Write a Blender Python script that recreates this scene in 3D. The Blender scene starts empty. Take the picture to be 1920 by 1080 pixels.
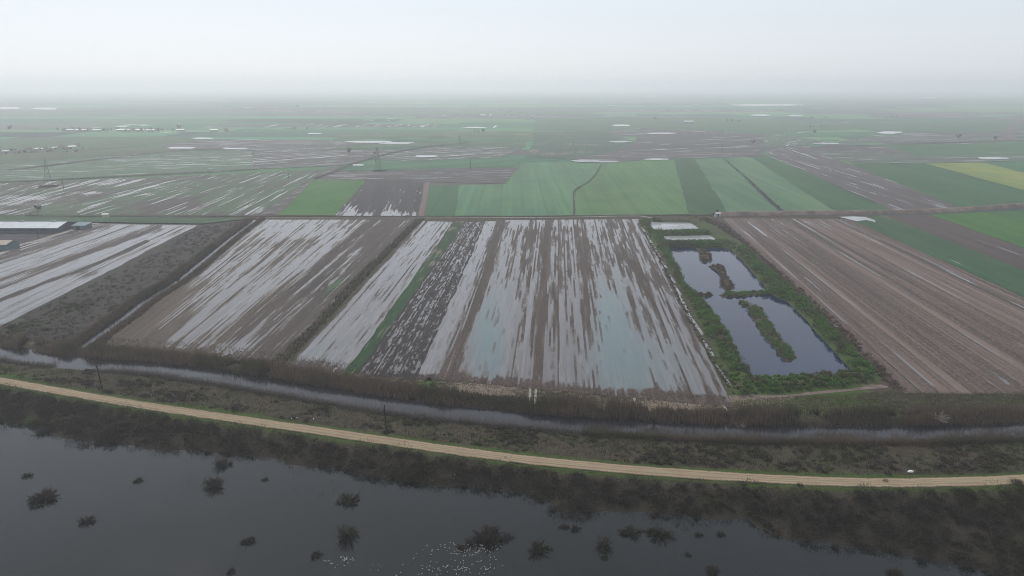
import bpy, math, random
import numpy as np
from mathutils import Vector

SC = bpy.context.scene
COL = SC.collection
R = math.radians
rng = np.random.default_rng(7)
random.seed(7)

# ------------------------------------------------------------------ camera, sky, sun, exposure
FPX, CAM_H, PITCH = 1400.0, 95.0, math.atan(380 / 1400.0)
cam_d = bpy.data.cameras.new('camera')
cam = bpy.data.objects.new('camera', cam_d)
COL.objects.link(cam)
cam.location = (0, 0, CAM_H)
cam.rotation_euler = (math.pi / 2 - PITCH, 0, 0)
cam_d.sensor_width = 36
cam_d.lens = 36 * FPX / 1920
cam_d.clip_start, cam_d.clip_end = 0.5, 80000
SC.camera = cam

SUN_EL, SUN_AZ = R(50), R(-26)            # hazy sun ahead of the camera, a little to its left
world = bpy.data.worlds.new('World')
SC.world = world
world.use_nodes = True
wn = world.node_tree
wn.nodes.clear()
w_out = wn.nodes.new('ShaderNodeOutputWorld')
w_bg = wn.nodes.new('ShaderNodeBackground')
w_sky = wn.nodes.new('ShaderNodeTexSky')
w_sky.sky_type = 'NISHITA'
w_sky.sun_disc = False
w_sky.sun_elevation = SUN_EL
w_sky.sun_rotation = SUN_AZ
w_sky.altitude = 50
w_sky.air_density = 1.0
w_sky.dust_density = 1.0
w_sky.ozone_density = 1.0
w_hs = wn.nodes.new('ShaderNodeHueSaturation')
w_hs.inputs['Saturation'].default_value = 0.4
w_mix = wn.nodes.new('ShaderNodeMix')
w_mix.data_type = 'RGBA'
w_mix.inputs['Factor'].default_value = 0.58
w_mix.inputs['B'].default_value = (6.6, 7.2, 8.1, 1)          # thin even veil of high cloud
wn.links.new(w_sky.outputs[0], w_hs.inputs['Color'])
wn.links.new(w_hs.outputs[0], w_mix.inputs['A'])
wn.links.new(w_mix.outputs['Result'], w_bg.inputs['Color'])
w_bg.inputs['Strength'].default_value = 0.0605
wn.links.new(w_bg.outputs[0], w_out.inputs['Surface'])

sun_d = bpy.data.lights.new('sun', 'SUN')
sun = bpy.data.objects.new('sun', sun_d)
COL.objects.link(sun)
sun_d.energy = 1.5
sun_d.angle = R(12)
sun_d.color = (1.0, 0.95, 0.88)
to_sun = Vector((math.sin(SUN_AZ) * math.cos(SUN_EL), math.cos(SUN_AZ) * math.cos(SUN_EL), math.sin(SUN_EL)))
sun.rotation_euler = to_sun.to_track_quat('Z', 'Y').to_euler()

SC.view_settings.view_transform = 'Standard'
SC.view_settings.look = 'None'
SC.view_settings.gamma = 1
SC.view_settings.use_curve_mapping = False
SC.view_settings.exposure = 0.97
SC.render.engine = 'CYCLES'
SC.cycles.use_denoising = True
SC.cycles.use_adaptive_sampling = False
SC.cycles.denoising_prefilter = 'NONE'
SC.cycles.filter_width = 1.0
SC.cycles.volume_bounces = 6
SC.cycles.max_bounces = 12
SC.cycles.diffuse_bounces = 2
SC.cycles.glossy_bounces = 3
HAZE_DENSITY = 2.6e-4
HAZE_COLOR = (0.935, 0.966, 1.0)
HAZE_ANISO = 0.4

# ------------------------------------------------------------------ plan helpers
def G(px, py, z=0.0):
    """the place on the land (metres) seen at one point of the photograph"""
    x = (px - 960) / FPX
    y = -(py - 540) / FPX
    c, s = math.cos(PITCH), math.sin(PITCH)
    d = (x, c + y * s, -s + y * c)
    t = (z - CAM_H) / d[2]
    return (d[0] * t, d[1] * t)


def GS(pts, z=0.0):
    return np.array([G(a, b, z) for a, b in pts])


def proj(x, y, z=0.0):
    c, s = math.cos(PITCH), math.sin(PITCH)
    zz = z - CAM_H
    dep = np.maximum(y * c - zz * s, 1.0)
    up = y * s + zz * c
    return 960 + FPX * x / dep, 540 - FPX * up / dep


def vnoise(x, y, seed=0):
    xi = np.floor(x).astype(np.int64); yi = np.floor(y).astype(np.int64)
    fx = x - xi; fy = y - yi
    fx = fx * fx * (3 - 2 * fx); fy = fy * fy * (3 - 2 * fy)
    def hsh(a, b):
        n = (a * 374761393 + b * 668265263 + seed * 1442695041) & 0xffffffff
        n = ((n ^ (n >> 13)) * 1274126177) & 0xffffffff
        return ((n ^ (n >> 16)) & 0xffff) / 65535.0
    return ((hsh(xi, yi) * (1 - fx) + hsh(xi + 1, yi) * fx) * (1 - fy)
            + (hsh(xi, yi + 1) * (1 - fx) + hsh(xi + 1, yi + 1) * fx) * fy)


def fbm(x, y, sc, seed=0, o=3):
    r = 0; a = 0.5; t = 0
    for k in range(o):
        r = r + a * vnoise(x / sc, y / sc, seed + k); t += a
        a *= 0.5; sc *= 0.5
    return r / t


def smooth(a, b, x):
    t = np.clip((x - a) / (b - a), 0, 1)
    return t * t * (3 - 2 * t)


def seg_dist(x, y, P, closed=False):
    """distance to a polyline"""
    P = np.asarray(P, float)
    Q = np.roll(P, -1, 0) if closed else P[1:]
    A = P if closed else P[:-1]
    best = np.full(np.shape(x), 1e9)
    for a, b in zip(A, Q):
        d = b - a
        l2 = max(d @ d, 1e-9)
        t = np.clip(((x - a[0]) * d[0] + (y - a[1]) * d[1]) / l2, 0, 1)
        best = np.minimum(best, np.hypot(x - a[0] - t * d[0], y - a[1] - t * d[1]))
    return best


def inside(x, y, P):
    P = np.asarray(P, float)
    r = np.zeros(np.shape(x), bool)
    n = len(P)
    for i in range(n):
        a, b = P[i], P[(i + 1) % n]
        if a[1] == b[1]:
            continue
        c = ((a[1] > y) != (b[1] > y)) & (x < (b[0] - a[0]) * (y - a[1]) / (b[1] - a[1]) + a[0])
        r ^= c
    return r


def sdist(x, y, P):
    d = seg_dist(x, y, P, True)
    return np.where(inside(x, y, P), -d, d)


def resample(P, step):
    P = np.asarray(P, float)
    # Catmull-Rom smoothing, then even spacing
    Q = np.vstack([2 * P[0] - P[1], P, 2 * P[-1] - P[-2]])
    out = []
    for i in range(1, len(Q) - 2):
        p0, p1, p2, p3 = Q[i - 1], Q[i], Q[i + 1], Q[i + 2]
        n = max(2, int(np.linalg.norm(p2 - p1) / step))
        for t in np.linspace(0, 1, n, endpoint=False):
            out.append(0.5 * ((2 * p1) + (-p0 + p2) * t + (2 * p0 - 5 * p1 + 4 * p2 - p3) * t * t
                              + (-p0 + 3 * p1 - 3 * p2 + p3) * t ** 3))
    out.append(P[-1])
    return np.array(out)


# ------------------------------------------------------------------ object helpers
def mesh_np(name, V, F, mats, smooth_shade=False, mi=None, uv=None, attrs=None):
    """mesh from numpy: V (n,3); F (m,3) or (m,4)"""
    me = bpy.data.meshes.new(name)
    V = np.asarray(V, np.float32); F = np.asarray(F, np.int32)
    k = F.shape[1]
    me.vertices.add(len(V)); me.vertices.foreach_set('co', V.ravel())
    me.loops.add(F.size); me.loops.foreach_set('vertex_index', F.ravel())
    me.polygons.add(len(F))
    me.polygons.foreach_set('loop_start', np.arange(0, F.size, k, dtype=np.int32))
    me.polygons.foreach_set('loop_total', np.full(len(F), k, np.int32))
    if mi is not None:
        me.polygons.foreach_set('material_index', np.asarray(mi, np.int32))
    me.update(calc_edges=True)
    if smooth_shade:
        me.polygons.foreach_set('use_smooth', np.ones(len(F), bool))
    if uv is not None:
        ul = me.uv_layers.new(name='UVMap')
        ul.data.foreach_set('uv', np.asarray(uv, np.float32)[F.ravel()].ravel())
    for n, a in (attrs or {}).items():
        at = me.attributes.new(n, 'FLOAT', 'POINT')
        at.data.foreach_set('value', np.asarray(a, np.float32))
    for m in (mats if isinstance(mats, (list, tuple)) else [mats]):
        me.materials.append(m)
    return me


def link(name, me, parent=None, loc=None, rz=0.0, sc=1.0):
    o = bpy.data.objects.new(name, me)
    COL.objects.link(o)
    if parent is not None:
        o.parent = parent
    if loc is not None:
        o.location = loc
    if rz:
        o.rotation_euler = (0, 0, rz)
    if sc != 1.0:
        o.scale = (sc, sc, sc)
    return o


def tag(o, label=None, cat=None, kind=None, group=None):
    if label: o['label'] = label
    if cat: o['category'] = cat
    if kind: o['kind'] = kind
    if group: o['group'] = group
    return o


def empty(name, loc, rz=0.0, sc=1.0):
    return link(name, None, None, loc, rz, sc)


def copy_tree(o, loc, rz=0.0, sc=1.0):
    c = o.copy(); COL.objects.link(c)
    c.location = loc; c.rotation_euler = (0, 0, rz); c.scale = (sc, sc, sc)
    for ch in o.children:
        d = ch.copy(); COL.objects.link(d); d.parent = c
        for g in ch.children:
            e = g.copy(); COL.objects.link(e); e.parent = d
    return c


class MB:
    """collects boxes, prisms and tubes into one mesh"""
    def __init__(s): s.v = []; s.f = []
    def add(s, v, f):
        n = len(s.v); s.v += [tuple(p) for p in v]; s.f += [tuple(i + n for i in q) for q in f]
    def box(s, x0, x1, y0, y1, z0, z1):
        s.add([(x0, y0, z0), (x1, y0, z0), (x1, y1, z0), (x0, y1, z0), (x0, y0, z1), (x1, y0, z1), (x1, y1, z1), (x0, y1, z1)],
              [(0, 3, 2, 1), (4, 5, 6, 7), (0, 1, 5, 4), (1, 2, 6, 5), (2, 3, 7, 6), (3, 0, 4, 7)])
    def bar(s, a, b, r0, r1=None, n=4):
        r1 = r0 if r1 is None else r1
        a, b = Vector(a), Vector(b); d = (b - a).normalized()
        u = d.orthogonal().normalized(); w = d.cross(u)
        ring = [(math.cos(2 * math.pi * i / n), math.sin(2 * math.pi * i / n)) for i in range(n)]
        v = [a + (u * c + w * q) * r0 for c, q in ring] + [b + (u * c + w * q) * r1 for c, q in ring]
        s.add(v, [(i, (i + 1) % n, n + (i + 1) % n, n + i) for i in range(n)]
              + [tuple(range(n - 1, -1, -1)), tuple(range(n, 2 * n))])
    def mesh(s, name, m):
        me = bpy.data.meshes.new(name); me.from_pydata(s.v, [], s.f); me.materials.append(m); return me
    def build(s, name, m, parent=None, loc=None): return link(name, s.mesh(name, m), parent, loc)


# ------------------------------------------------------------------ material helpers
class NT:
    def __init__(s, name):
        s.m = bpy.data.materials.new(name); s.m.use_nodes = True
        s.t = s.m.node_tree; s.t.nodes.clear()
        s.out = s.t.nodes.new('ShaderNodeOutputMaterial')
    def put(s, sock, v):
        if isinstance(v, bpy.types.NodeSocket): s.t.links.new(v, sock)
        elif isinstance(v, (tuple, list)) and len(v) == 3 and sock.type == 'RGBA': sock.default_value = (*v, 1)
        else: sock.default_value = v
    def n(s, typ, ins=None, **props):
        nd = s.t.nodes.new(typ)
        for k, v in props.items(): setattr(nd, k, v)
        for k, v in (ins or {}).items(): s.put(nd.inputs[k], v)
        return nd
    def math(s, op, a, b=0.0, clamp=False):
        nd = s.n('ShaderNodeMath', {0: a, 1: b}, operation=op); nd.use_clamp = clamp; return nd.outputs[0]
    def sm(s, v, lo, hi):
        if lo > hi: return s.math('SUBTRACT', 1.0, s.sm(v, hi, lo))
        return s.n('ShaderNodeMapRange', {'Value': v, 'From Min': lo, 'From Max': hi}, interpolation_type='SMOOTHSTEP').outputs[0]
    def mix(s, f, a, b):
        nd = s.n('ShaderNodeMix', data_type='RGBA'); s.put(nd.inputs['Factor'], f)
        s.put(nd.inputs['A'], a); s.put(nd.inputs['B'], b); return nd.outputs['Result']
    def noise(s, vec, scale=1.0, detail=3.0, rough=0.55):
        return s.n('ShaderNodeTexNoise', {'Vector': vec, 'Scale': scale, 'Detail': detail, 'Roughness': rough}).outputs[0]
    def xyz(s, x, y, z=0.0):
        return s.n('ShaderNodeCombineXYZ', {0: x, 1: y, 2: z}).outputs[0]
    def attr(s, name):
        return s.n('ShaderNodeAttribute', attribute_name=name).outputs['Fac']
    def pbr(s, color, rough=1.0, spec=0.2, normal=None, ior=None):
        ins = {'Base Color': color, 'Roughness': rough, 'Specular IOR Level': spec}
        if normal is not None: ins['Normal'] = normal
        if ior is not None: ins['IOR'] = ior
        return s.n('ShaderNodeBsdfPrincipled', ins).outputs[0]
    def bump(s, h, strength=0.5, dist=0.1):
        return s.n('ShaderNodeBump', {'Height': h, 'Strength': strength, 'Distance': dist}).outputs[0]
    def done(s, sh):
        s.t.links.new(sh, s.out.inputs['Surface']); return s.m


def plain(name, c, rough=0.8, spec=0.3, var=0.15, scale=0.6):
    t = NT(name)
    g = t.n('ShaderNodeNewGeometry')
    f = t.noise(g.outputs['Position'], scale, 4)
    dark = tuple(v * (1 - var) for v in c); light = tuple(min(1, v * (1 + var)) for v in c)
    return t.done(t.pbr(t.mix(t.sm(f, 0.3, 0.7), dark, light), rough, spec))


def flecks(name, cols, scale=0.05, patch=None):
    """for tufts, reeds and twigs: every blade its own tone, with drifts across the place"""
    t = NT(name)
    g = t.n('ShaderNodeNewGeometry')
    ramp = t.n('ShaderNodeValToRGB', {'Fac': g.outputs['Random Per Island']})
    el = ramp.color_ramp.elements
    while len(el) < len(cols): el.new(0.5)
    for i, c in enumerate(cols):
        el[i].position = i / max(1, len(cols) - 1); el[i].color = (*c, 1)
    col = ramp.outputs[0]
    if patch:
        f = t.sm(t.noise(g.outputs['Position'], scale, 3), 0.48, 0.6)
        col = t.mix(f, col, t.mix(g.outputs['Random Per Island'], patch, tuple(v * 0.6 for v in patch)))
    return t.done(t.pbr(col, 0.9, 0.1))


def field_mat(name, soil1, soil2, veg=(0.05, 0.09, 0.03), row=1.6, rowlen=45.0, wet=0.0, vegb=0.0, seed=0.0,
              a=0.55, b=0.55, c=0.5, silt=(0.122, 0.117, 0.121), rowtone=0.5, edge=0.1):
    """ploughed or sown land: furrow streaks along V, standing water where it is low"""
    t = NT(name)
    uvs = t.n('ShaderNodeSeparateXYZ', {0: t.n('ShaderNodeUVMap', uv_map='UVMap').outputs[0]})
    u, v = uvs.outputs[0], uvs.outputs[1]
    # furrows are not ruled with a straight edge
    wob = t.math('MULTIPLY', t.math('SUBTRACT', t.noise(t.xyz(t.math('MULTIPLY', u, 0.01), t.math('MULTIPLY', v, 0.012), seed + 9), 1.0, 2), 0.5), 0.6)
    u = t.math('ADD', u, wob)
    def nz(su, sv, k, d=3.0):
        return t.noise(t.xyz(t.math('MULTIPLY', u, 1 / su), t.math('MULTIPLY', v, 1 / sv), seed + k), 1.0, d)
    def rows(w, ln, k):
        """each furrow has a depth of its own that changes slowly along it"""
        i = t.math('ADD', t.math('FLOOR', t.math('MULTIPLY', u, 1 / w)), seed * 3.7 + k)
        wn_ = t.n('ShaderNodeTexWhiteNoise', {'W': i}, noise_dimensions='1D').outputs[0]
        al = t.noise(t.xyz(t.math('MULTIPLY', i, 5.37), t.math('ADD', t.math('MULTIPLY', v, 1 / ln), t.math('MULTIPLY', wn_, 31.0)), k), 1.0, 4)
        al = t.math('MULTIPLY', t.math('SUBTRACT', al, 0.5), 1.9)
        return t.math('ADD', t.math('ADD', t.math('MULTIPLY', t.math('SUBTRACT', wn_, 0.5), 0.42), al), 0.5)
    A = rows(row * 0.5, rowlen * 0.8, 1.0)
    A2 = rows(row * 1.35, rowlen * 1.6, 17.0)
    B = nz(row * 2.6, rowlen * 4.0, 3.1, 4)
    Cn = nz(11, 60, 5.7, 6)
    D = nz(0.9, 1.8, 8.2, 3)
    s = t.math('ADD', t.attr('wet'), wet)
    for nd, am in ((A, a * 1.15), (A2, a * 0.8), (B, b * 0.32), (Cn, c * 0.6), (D, 0.22)):
        s = t.math('ADD', s, t.math('MULTIPLY', t.math('SUBTRACT', nd, 0.5), am * 2.2))
    # clods break the water in the shallowest furrows; thin lines of water stand in the deepest
    mask = t.math('MULTIPLY', t.sm(s, 0.5 - edge, 0.5 + edge), t.math('SUBTRACT', 1.0, t.math('MULTIPLY', t.sm(A, 0.3, 0.2), 0.75)))
    mask = t.math('MAXIMUM', mask, t.math('MULTIPLY', t.math('MULTIPLY', t.sm(A, 0.74, 0.86), t.sm(s, 0.0, 0.5)), 0.8))
    damp = t.sm(s, 0.1, 0.5)
    soil = t.mix(t.sm(t.math('ADD', t.math('MULTIPLY', A, 0.6), t.math('MULTIPLY', A2, 0.4)), 0.28, 0.74), soil1, soil2)
    soil = t.mix(t.math('MULTIPLY', t.sm(B, 0.4, 0.62), rowtone), soil, tuple(x * 0.55 for x in soil1))
    soil = t.mix(t.math('MULTIPLY', t.sm(D, 0.45, 0.75), 0.5), soil, tuple(x * 1.35 for x in soil2))
    soil = t.mix(t.math('MULTIPLY', t.attr('dark'), 0.85), soil, tuple(x * 0.3 for x in soil1))
    vs = t.math('ADD', t.math('ADD', t.attr('veg'), vegb), t.math('MULTIPLY', t.math('SUBTRACT', Cn, 0.5), 0.9))
    vs = t.math('ADD', vs, t.math('MULTIPLY', t.math('SUBTRACT', A, 0.5), 0.5))
    vg = t.mix(t.sm(D, 0.3, 0.7), tuple(x * 0.75 for x in veg), tuple(x * 1.25 for x in veg))
    soil = t.mix(t.sm(vs, 0.42, 0.62), soil, vg)
    soil = t.mix(t.math('MULTIPLY', damp, 0.55), soil, tuple(x * 0.5 for x in soil1))
    nrm = t.bump(t.math('ADD', t.math('MULTIPLY', A, 0.7), t.math('MULTIPLY', D, 0.3)), 0.6, 0.35)
    dry = t.pbr(soil, t.math('SUBTRACT', 0.95, t.math('MULTIPLY', damp, 0.4)), 0.3, nrm)
    wc = t.mix(t.math('MULTIPLY', t.sm(A, 0.35, 0.7), 0.6), tuple(x * 1.05 for x in silt), tuple(x * 0.5 for x in silt))
    wc = t.mix(t.math('MULTIPLY', t.sm(s, 0.9, 0.45), 0.55), wc, soil2)
    wc = t.mix(t.attr('teal'), wc, (0.07, 0.115, 0.122))
    ripple = t.bump(t.noise(t.n('ShaderNodeNewGeometry').outputs['Position'], 1.4, 2), 0.12, 0.05)
    water = t.pbr(wc, 0.16, 0.5, ripple, 1.33)
    mx = t.n('ShaderNodeMixShader', {0: mask, 1: dry, 2: water})
    return t.done(mx.outputs[0])


def crop_mat(name, col, row=3.0, rowlen=120.0, seed=0.0, var=0.22, bare=(0.14, 0.115, 0.095), bareb=-0.35, wet=-0.6):
    """young green crop: drill lines, thin patches, the odd puddle"""
    t = NT(name)
    uvs = t.n('ShaderNodeSeparateXYZ', {0: t.n('ShaderNodeUVMap', uv_map='UVMap').outputs[0]})
    u, v = uvs.outputs[0], uvs.outputs[1]
    def nz(su, sv, k, d=3.0):
        return t.noise(t.xyz(t.math('MULTIPLY', u, 1 / su), t.math('MULTIPLY', v, 1 / sv), seed + k), 1.0, d)
    A = nz(row, rowlen, 0.0, 3); B = nz(row * 6, rowlen * 2, 2.2, 3); Cn = nz(45, 60, 4.4, 4); D = nz(3, 4, 6.1, 3)
    col = (col[0] * 0.66, col[1] * 0.86, col[2] * 0.92)
    lo = tuple(x * (1 - var) for x in col); hi = (col[0] * (1 + var * 1.3), col[1] * (1 + var), col[2] * (1 + var * 0.8))
    c = t.mix(t.sm(t.math('ADD', t.math('MULTIPLY', A, 0.5), t.math('MULTIPLY', B, 0.5)), 0.36, 0.64), lo, hi)
    i = t.math('ADD', t.math('FLOOR', t.math('MULTIPLY', u, 1 / 9.0)), seed)
    ps = t.n('ShaderNodeTexWhiteNoise', {'W': i}, noise_dimensions='1D').outputs[0]
    c = t.mix(t.math('MULTIPLY', ps, 0.6), c, tuple(x * 0.66 for x in col))
    fr = t.math('FRACT', t.math('MULTIPLY', u, 1 / 18.0))
    tl = t.math('MULTIPLY', t.math('SUBTRACT', 1.0, t.sm(t.math('ABSOLUTE', t.math('SUBTRACT', fr, 0.5)), 0.03, 0.07)), t.sm(Cn, 0.35, 0.6))
    c = t.mix(t.math('MULTIPLY', tl, 0.85), c, tuple(x * 0.5 for x in col))
    c = t.mix(t.math('MULTIPLY', t.sm(Cn, 0.42, 0.62), 0.5), c, (col[0] * 1.5, col[1] * 1.1, col[2] * 1.0))
    c = t.mix(t.math('MULTIPLY', t.sm(D, 0.45, 0.75), 0.3), c, tuple(x * 0.6 for x in col))
    bs = t.math('ADD', t.math('ADD', t.math('MULTIPLY', t.math('SUBTRACT', Cn, 0.5), 1.3), t.math('MULTIPLY', t.math('SUBTRACT', A, 0.5), 0.8)), 0.5 + bareb)
    c = t.mix(t.sm(bs, 0.42, 0.6), c, bare)
    ws = t.math('ADD', t.math('ADD', t.math('MULTIPLY', t.math('SUBTRACT', B, 0.5), 1.2), t.math('MULTIPLY', t.math('SUBTRACT', A, 0.5), 1.2)), 0.5 + wet)
    dry = t.pbr(c, 0.9, 0.15, t.bump(A, 0.4, 0.2))
    water = t.pbr((0.18, 0.185, 0.195), 0.15, 0.5, None, 1.33)
    mx = t.n('ShaderNodeMixShader', {0: t.sm(ws, 0.46, 0.54), 1: dry, 2: water})
    return t.done(mx.outputs[0])


def water_mat(name, col, rough=0.06, bump=0.05, scale=0.8):
    t = NT(name)
    p = t.n('ShaderNodeNewGeometry').outputs['Position']
    h = t.noise(p, scale, 3)
    c = t.mix(t.sm(t.noise(p, 0.03, 3), 0.35, 0.65), tuple(v * 0.85 for v in col), tuple(v * 1.15 for v in col))
    rg = t.math('ADD', rough * 0.6, t.math('MULTIPLY', t.sm(t.noise(p, 0.02, 4, 0.6), 0.45, 0.65), rough * 1.6))
    return t.done(t.pbr(c, rg, 0.5, t.bump(h, bump, 0.05), 1.33))


M = {}
M['lagoon'] = water_mat('lagoon_water', (0.004, 0.005, 0.005), 0.06, 0.04)
M['pond'] = water_mat('pond_water', (0.006, 0.014, 0.042), 0.05, 0.03)
M['canal'] = water_mat('canal_water', (0.012, 0.012, 0.016), 0.03, 0.03)
M['silt'] = water_mat('silt_water', (0.17, 0.175, 0.185), 0.15, 0.1)
M['palepool'] = water_mat('pale_pool_water', (0.25, 0.26, 0.27), 0.2, 0.1)

# ------------------------------------------------------------------ the lie of the land
CANAL = resample(GS([(-330, 615), (-150, 640), (0, 660), (120, 677), (300, 691), (450, 712), (600, 737), (750, 761), (900, 778),
                     (1050, 792), (1200, 803), (1400, 811), (1600, 813), (1760, 811), (1920, 806), (2200, 790)], -1.0), 8)
CANAL = np.vstack([CANAL[0] + (CANAL[0] - CANAL[4]) * 8, CANAL, CANAL[-1] + (CANAL[-1] - CANAL[-5]) * 8])
ROAD = resample(GS([(-330, 668), (-120, 695), (0, 714), (237, 755), (480, 791), (600, 808), (720, 826), (955, 858), (1100, 873), (1200, 882),
                    (1440, 898), (1640, 905), (1760, 904), (1920, 899), (2150, 884)], 1.5), 5)
ROAD = np.vstack([ROAD[0] + (ROAD[0] - ROAD[5]) * 10, ROAD, ROAD[-1] + (ROAD[-1] - ROAD[-6]) * 10])
SHORE = resample(GS([(-330, 715), (-120, 748), (0, 790), (60, 796), (130, 822), (250, 832), (350, 842), (450, 852), (560, 866), (700, 892), (800, 905),
                     (900, 915), (1010, 930), (1060, 960), (1150, 958), (1300, 965), (1400, 962), (1450, 1000), (1560, 1018),
                     (1700, 1040), (1850, 1072), (1960, 1095), (2150, 1120)], -0.7), 5)
LAGOON = np.vstack([[SHORE[0] + np.array((-300, 60))], SHORE, [SHORE[-1] + np.array((200, -40))], [(420, -200), (-460, -200)]])
SIDE = resample(GS([(128, 684), (142, 668), (165, 642), (205, 613), (240, 588), (268, 566), (300, 546), (335, 524), (400, 472), (440, 440), (480, 411)], -0.6), 6)
DITCH = resample(GS([(512, 692), (560, 645), (600, 603), (645, 555), (690, 508), (740, 458), (788, 411)], -0.3), 6)
EDGE_DITCH = resample(GS([(1382, 738), (1350, 690), (1318, 630), (1283, 570), (1255, 510), (1232, 470), (1212, 438), (1198, 414)], -0.2), 6)
POND_UP = GS([(1253, 463), (1310, 464), (1368, 466), (1388, 484), (1408, 507), (1426, 528), (1445, 549), (1400, 553), (1345, 555), (1306, 554), (1283, 535), (1277, 512), (1262, 490)], -0.5)
POND_LOW = GS([(1310, 556), (1350, 556), (1446, 552), (1480, 568), (1505, 592), (1530, 622), (1560, 655), (1604, 700), (1540, 706), (1480, 710), (1415, 712), (1392, 684), (1378, 650), (1345, 600)], -0.5)
POOL_FAR = GS([(1216, 416), (1260, 417), (1292, 417), (1304, 423), (1316, 433), (1270, 435), (1226, 436), (1222, 427)], -0.2)
POOL_NEAR = GS([(1240, 442), (1285, 442), (1332, 441), (1350, 454), (1300, 454), (1258, 455)], -0.2)
BERM_OUT = GS([(1200, 414), (1330, 408), (1352, 425), (1395, 458), (1450, 512), (1512, 560), (1560, 610), (1610, 664), (1664, 712), (1600, 728), (1500, 738),
               (1385, 746), (1352, 690), (1318, 622), (1283, 556), (1245, 490), (1222, 446)], 0.0)
ISLET_A = GS([(1304, 466), (1322, 466), (1334, 479), (1335, 489), (1322, 493), (1311, 488), (1311, 476)], -0.5)
ISLET_B = GS([(1328, 499), (1345, 496), (1358, 500), (1364, 520), (1379, 541), (1363, 546), (1351, 537), (1352, 520), (1342, 507)], -0.5)
ISLET_C = GS([(1387, 566), (1396, 564), (1406, 572), (1400, 576), (1391, 574)], -0.5)
ISLET_D = GS([(1400, 577), (1413, 571), (1424, 575), (1440, 600), (1456, 622), (1464, 637), (1480, 655), (1496, 672), (1476, 679), (1462, 668), (1449, 648), (1430, 628), (1412, 600)], -0.5)
DYKE_W = GS([(1302, 551), (1330, 550), (1339, 553), (1330, 557), (1308, 558)], -0.5)
DYKE_E = GS([(1349, 554), (1362, 549), (1400, 548), (1448, 545), (1452, 552), (1400, 556), (1362, 558)], -0.5)
CROSS_A = GS([(1234, 437), (1322, 435), (1332, 440), (1240, 441)], 0.0)
CROSS_B = GS([(1246, 456), (1360, 455), (1380, 463), (1310, 463), (1250, 462)], 0.0)


def height(x, y):
    x = np.asarray(x, float); y = np.asarray(y, float)
    rough = fbm(x, y, 9, 3) - 0.5
    z = np.zeros(x.shape)
    dr = seg_dist(x, y, ROAD); dc = seg_dist(x, y, CANAL)
    ds = sdist(x, y, LAGOON) + (fbm(x, y, 16, 11) - 0.5) * 11
    # levee that carries the road
    lev = 1.5 * (1 - smooth(3.0, 17.0, dr)) + 0.35 * smooth(2.6, 6, dr) * (1 - smooth(14, 22, dr)) * rough
    z = np.maximum(z, lev)
    # lagoon side of it
    near = (ds < dr * 1.5) & (ds < 40)
    t = np.clip((dr - 2.5) / np.maximum(dr - 2.5 + np.maximum(ds, 0), 0.5), 0, 1)
    zs = 1.5 * (1 - t) - 0.7 * t + 0.7 * rough * smooth(0, 5, dr - 2.5)
    zs = np.where(ds < 0, -0.7 - np.minimum(-ds * 0.14, 1.6), zs)
    below = ds < np.where(inside(x, y, np.vstack([ROAD, [(420, -200), (-460, -200)]])), 1e6, -1e6)
    z = np.where(below, zs, z)
    # front canal
    z = np.where(below, z, z - 2.4 * (1 - smooth(3.2, 9.0, dc)) + 0.35 * rough * (1 - smooth(12, 20, dc)))
    # side canal, field ditches
    z = z - 1.7 * (1 - smooth(1.4, 5.0, seg_dist(x, y, SIDE)))
    z = z - 0.9 * (1 - smooth(0.6, 2.6, seg_dist(x, y, DITCH)))
    z = z - 0.7 * (1 - smooth(0.5, 1.6, seg_dist(x, y, EDGE_DITCH)))
    # ponds in their bank
    so = sdist(x, y, BERM_OUT)
    sp = np.minimum(sdist(x, y, POND_UP), sdist(x, y, POND_LOW)) + (fbm(x, y, 5, 21) - 0.5) * 1.4
    sq = np.minimum(sdist(x, y, POOL_FAR), sdist(x, y, POOL_NEAR)) + (fbm(x, y, 4, 22) - 0.5) * 1.2
    wid = np.clip(-so, 0, 5) / 5
    zb = 1.5 * wid * smooth(0.0, 2.5, sp) * smooth(0.0, 3.0, sq) + 0.3 * rough * wid
    zb = np.where(sp < 0, np.maximum(-0.5 + sp * 0.5, -1.8), np.minimum(zb, -0.5 + sp * 0.8))
    zb = np.where(sq < 0, np.maximum(-0.2 + sq * 0.3, -0.8), np.minimum(zb, -0.2 + np.maximum(sq, 0) * 0.8))
    z = np.where(so < 0, zb, z)
    return z


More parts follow.
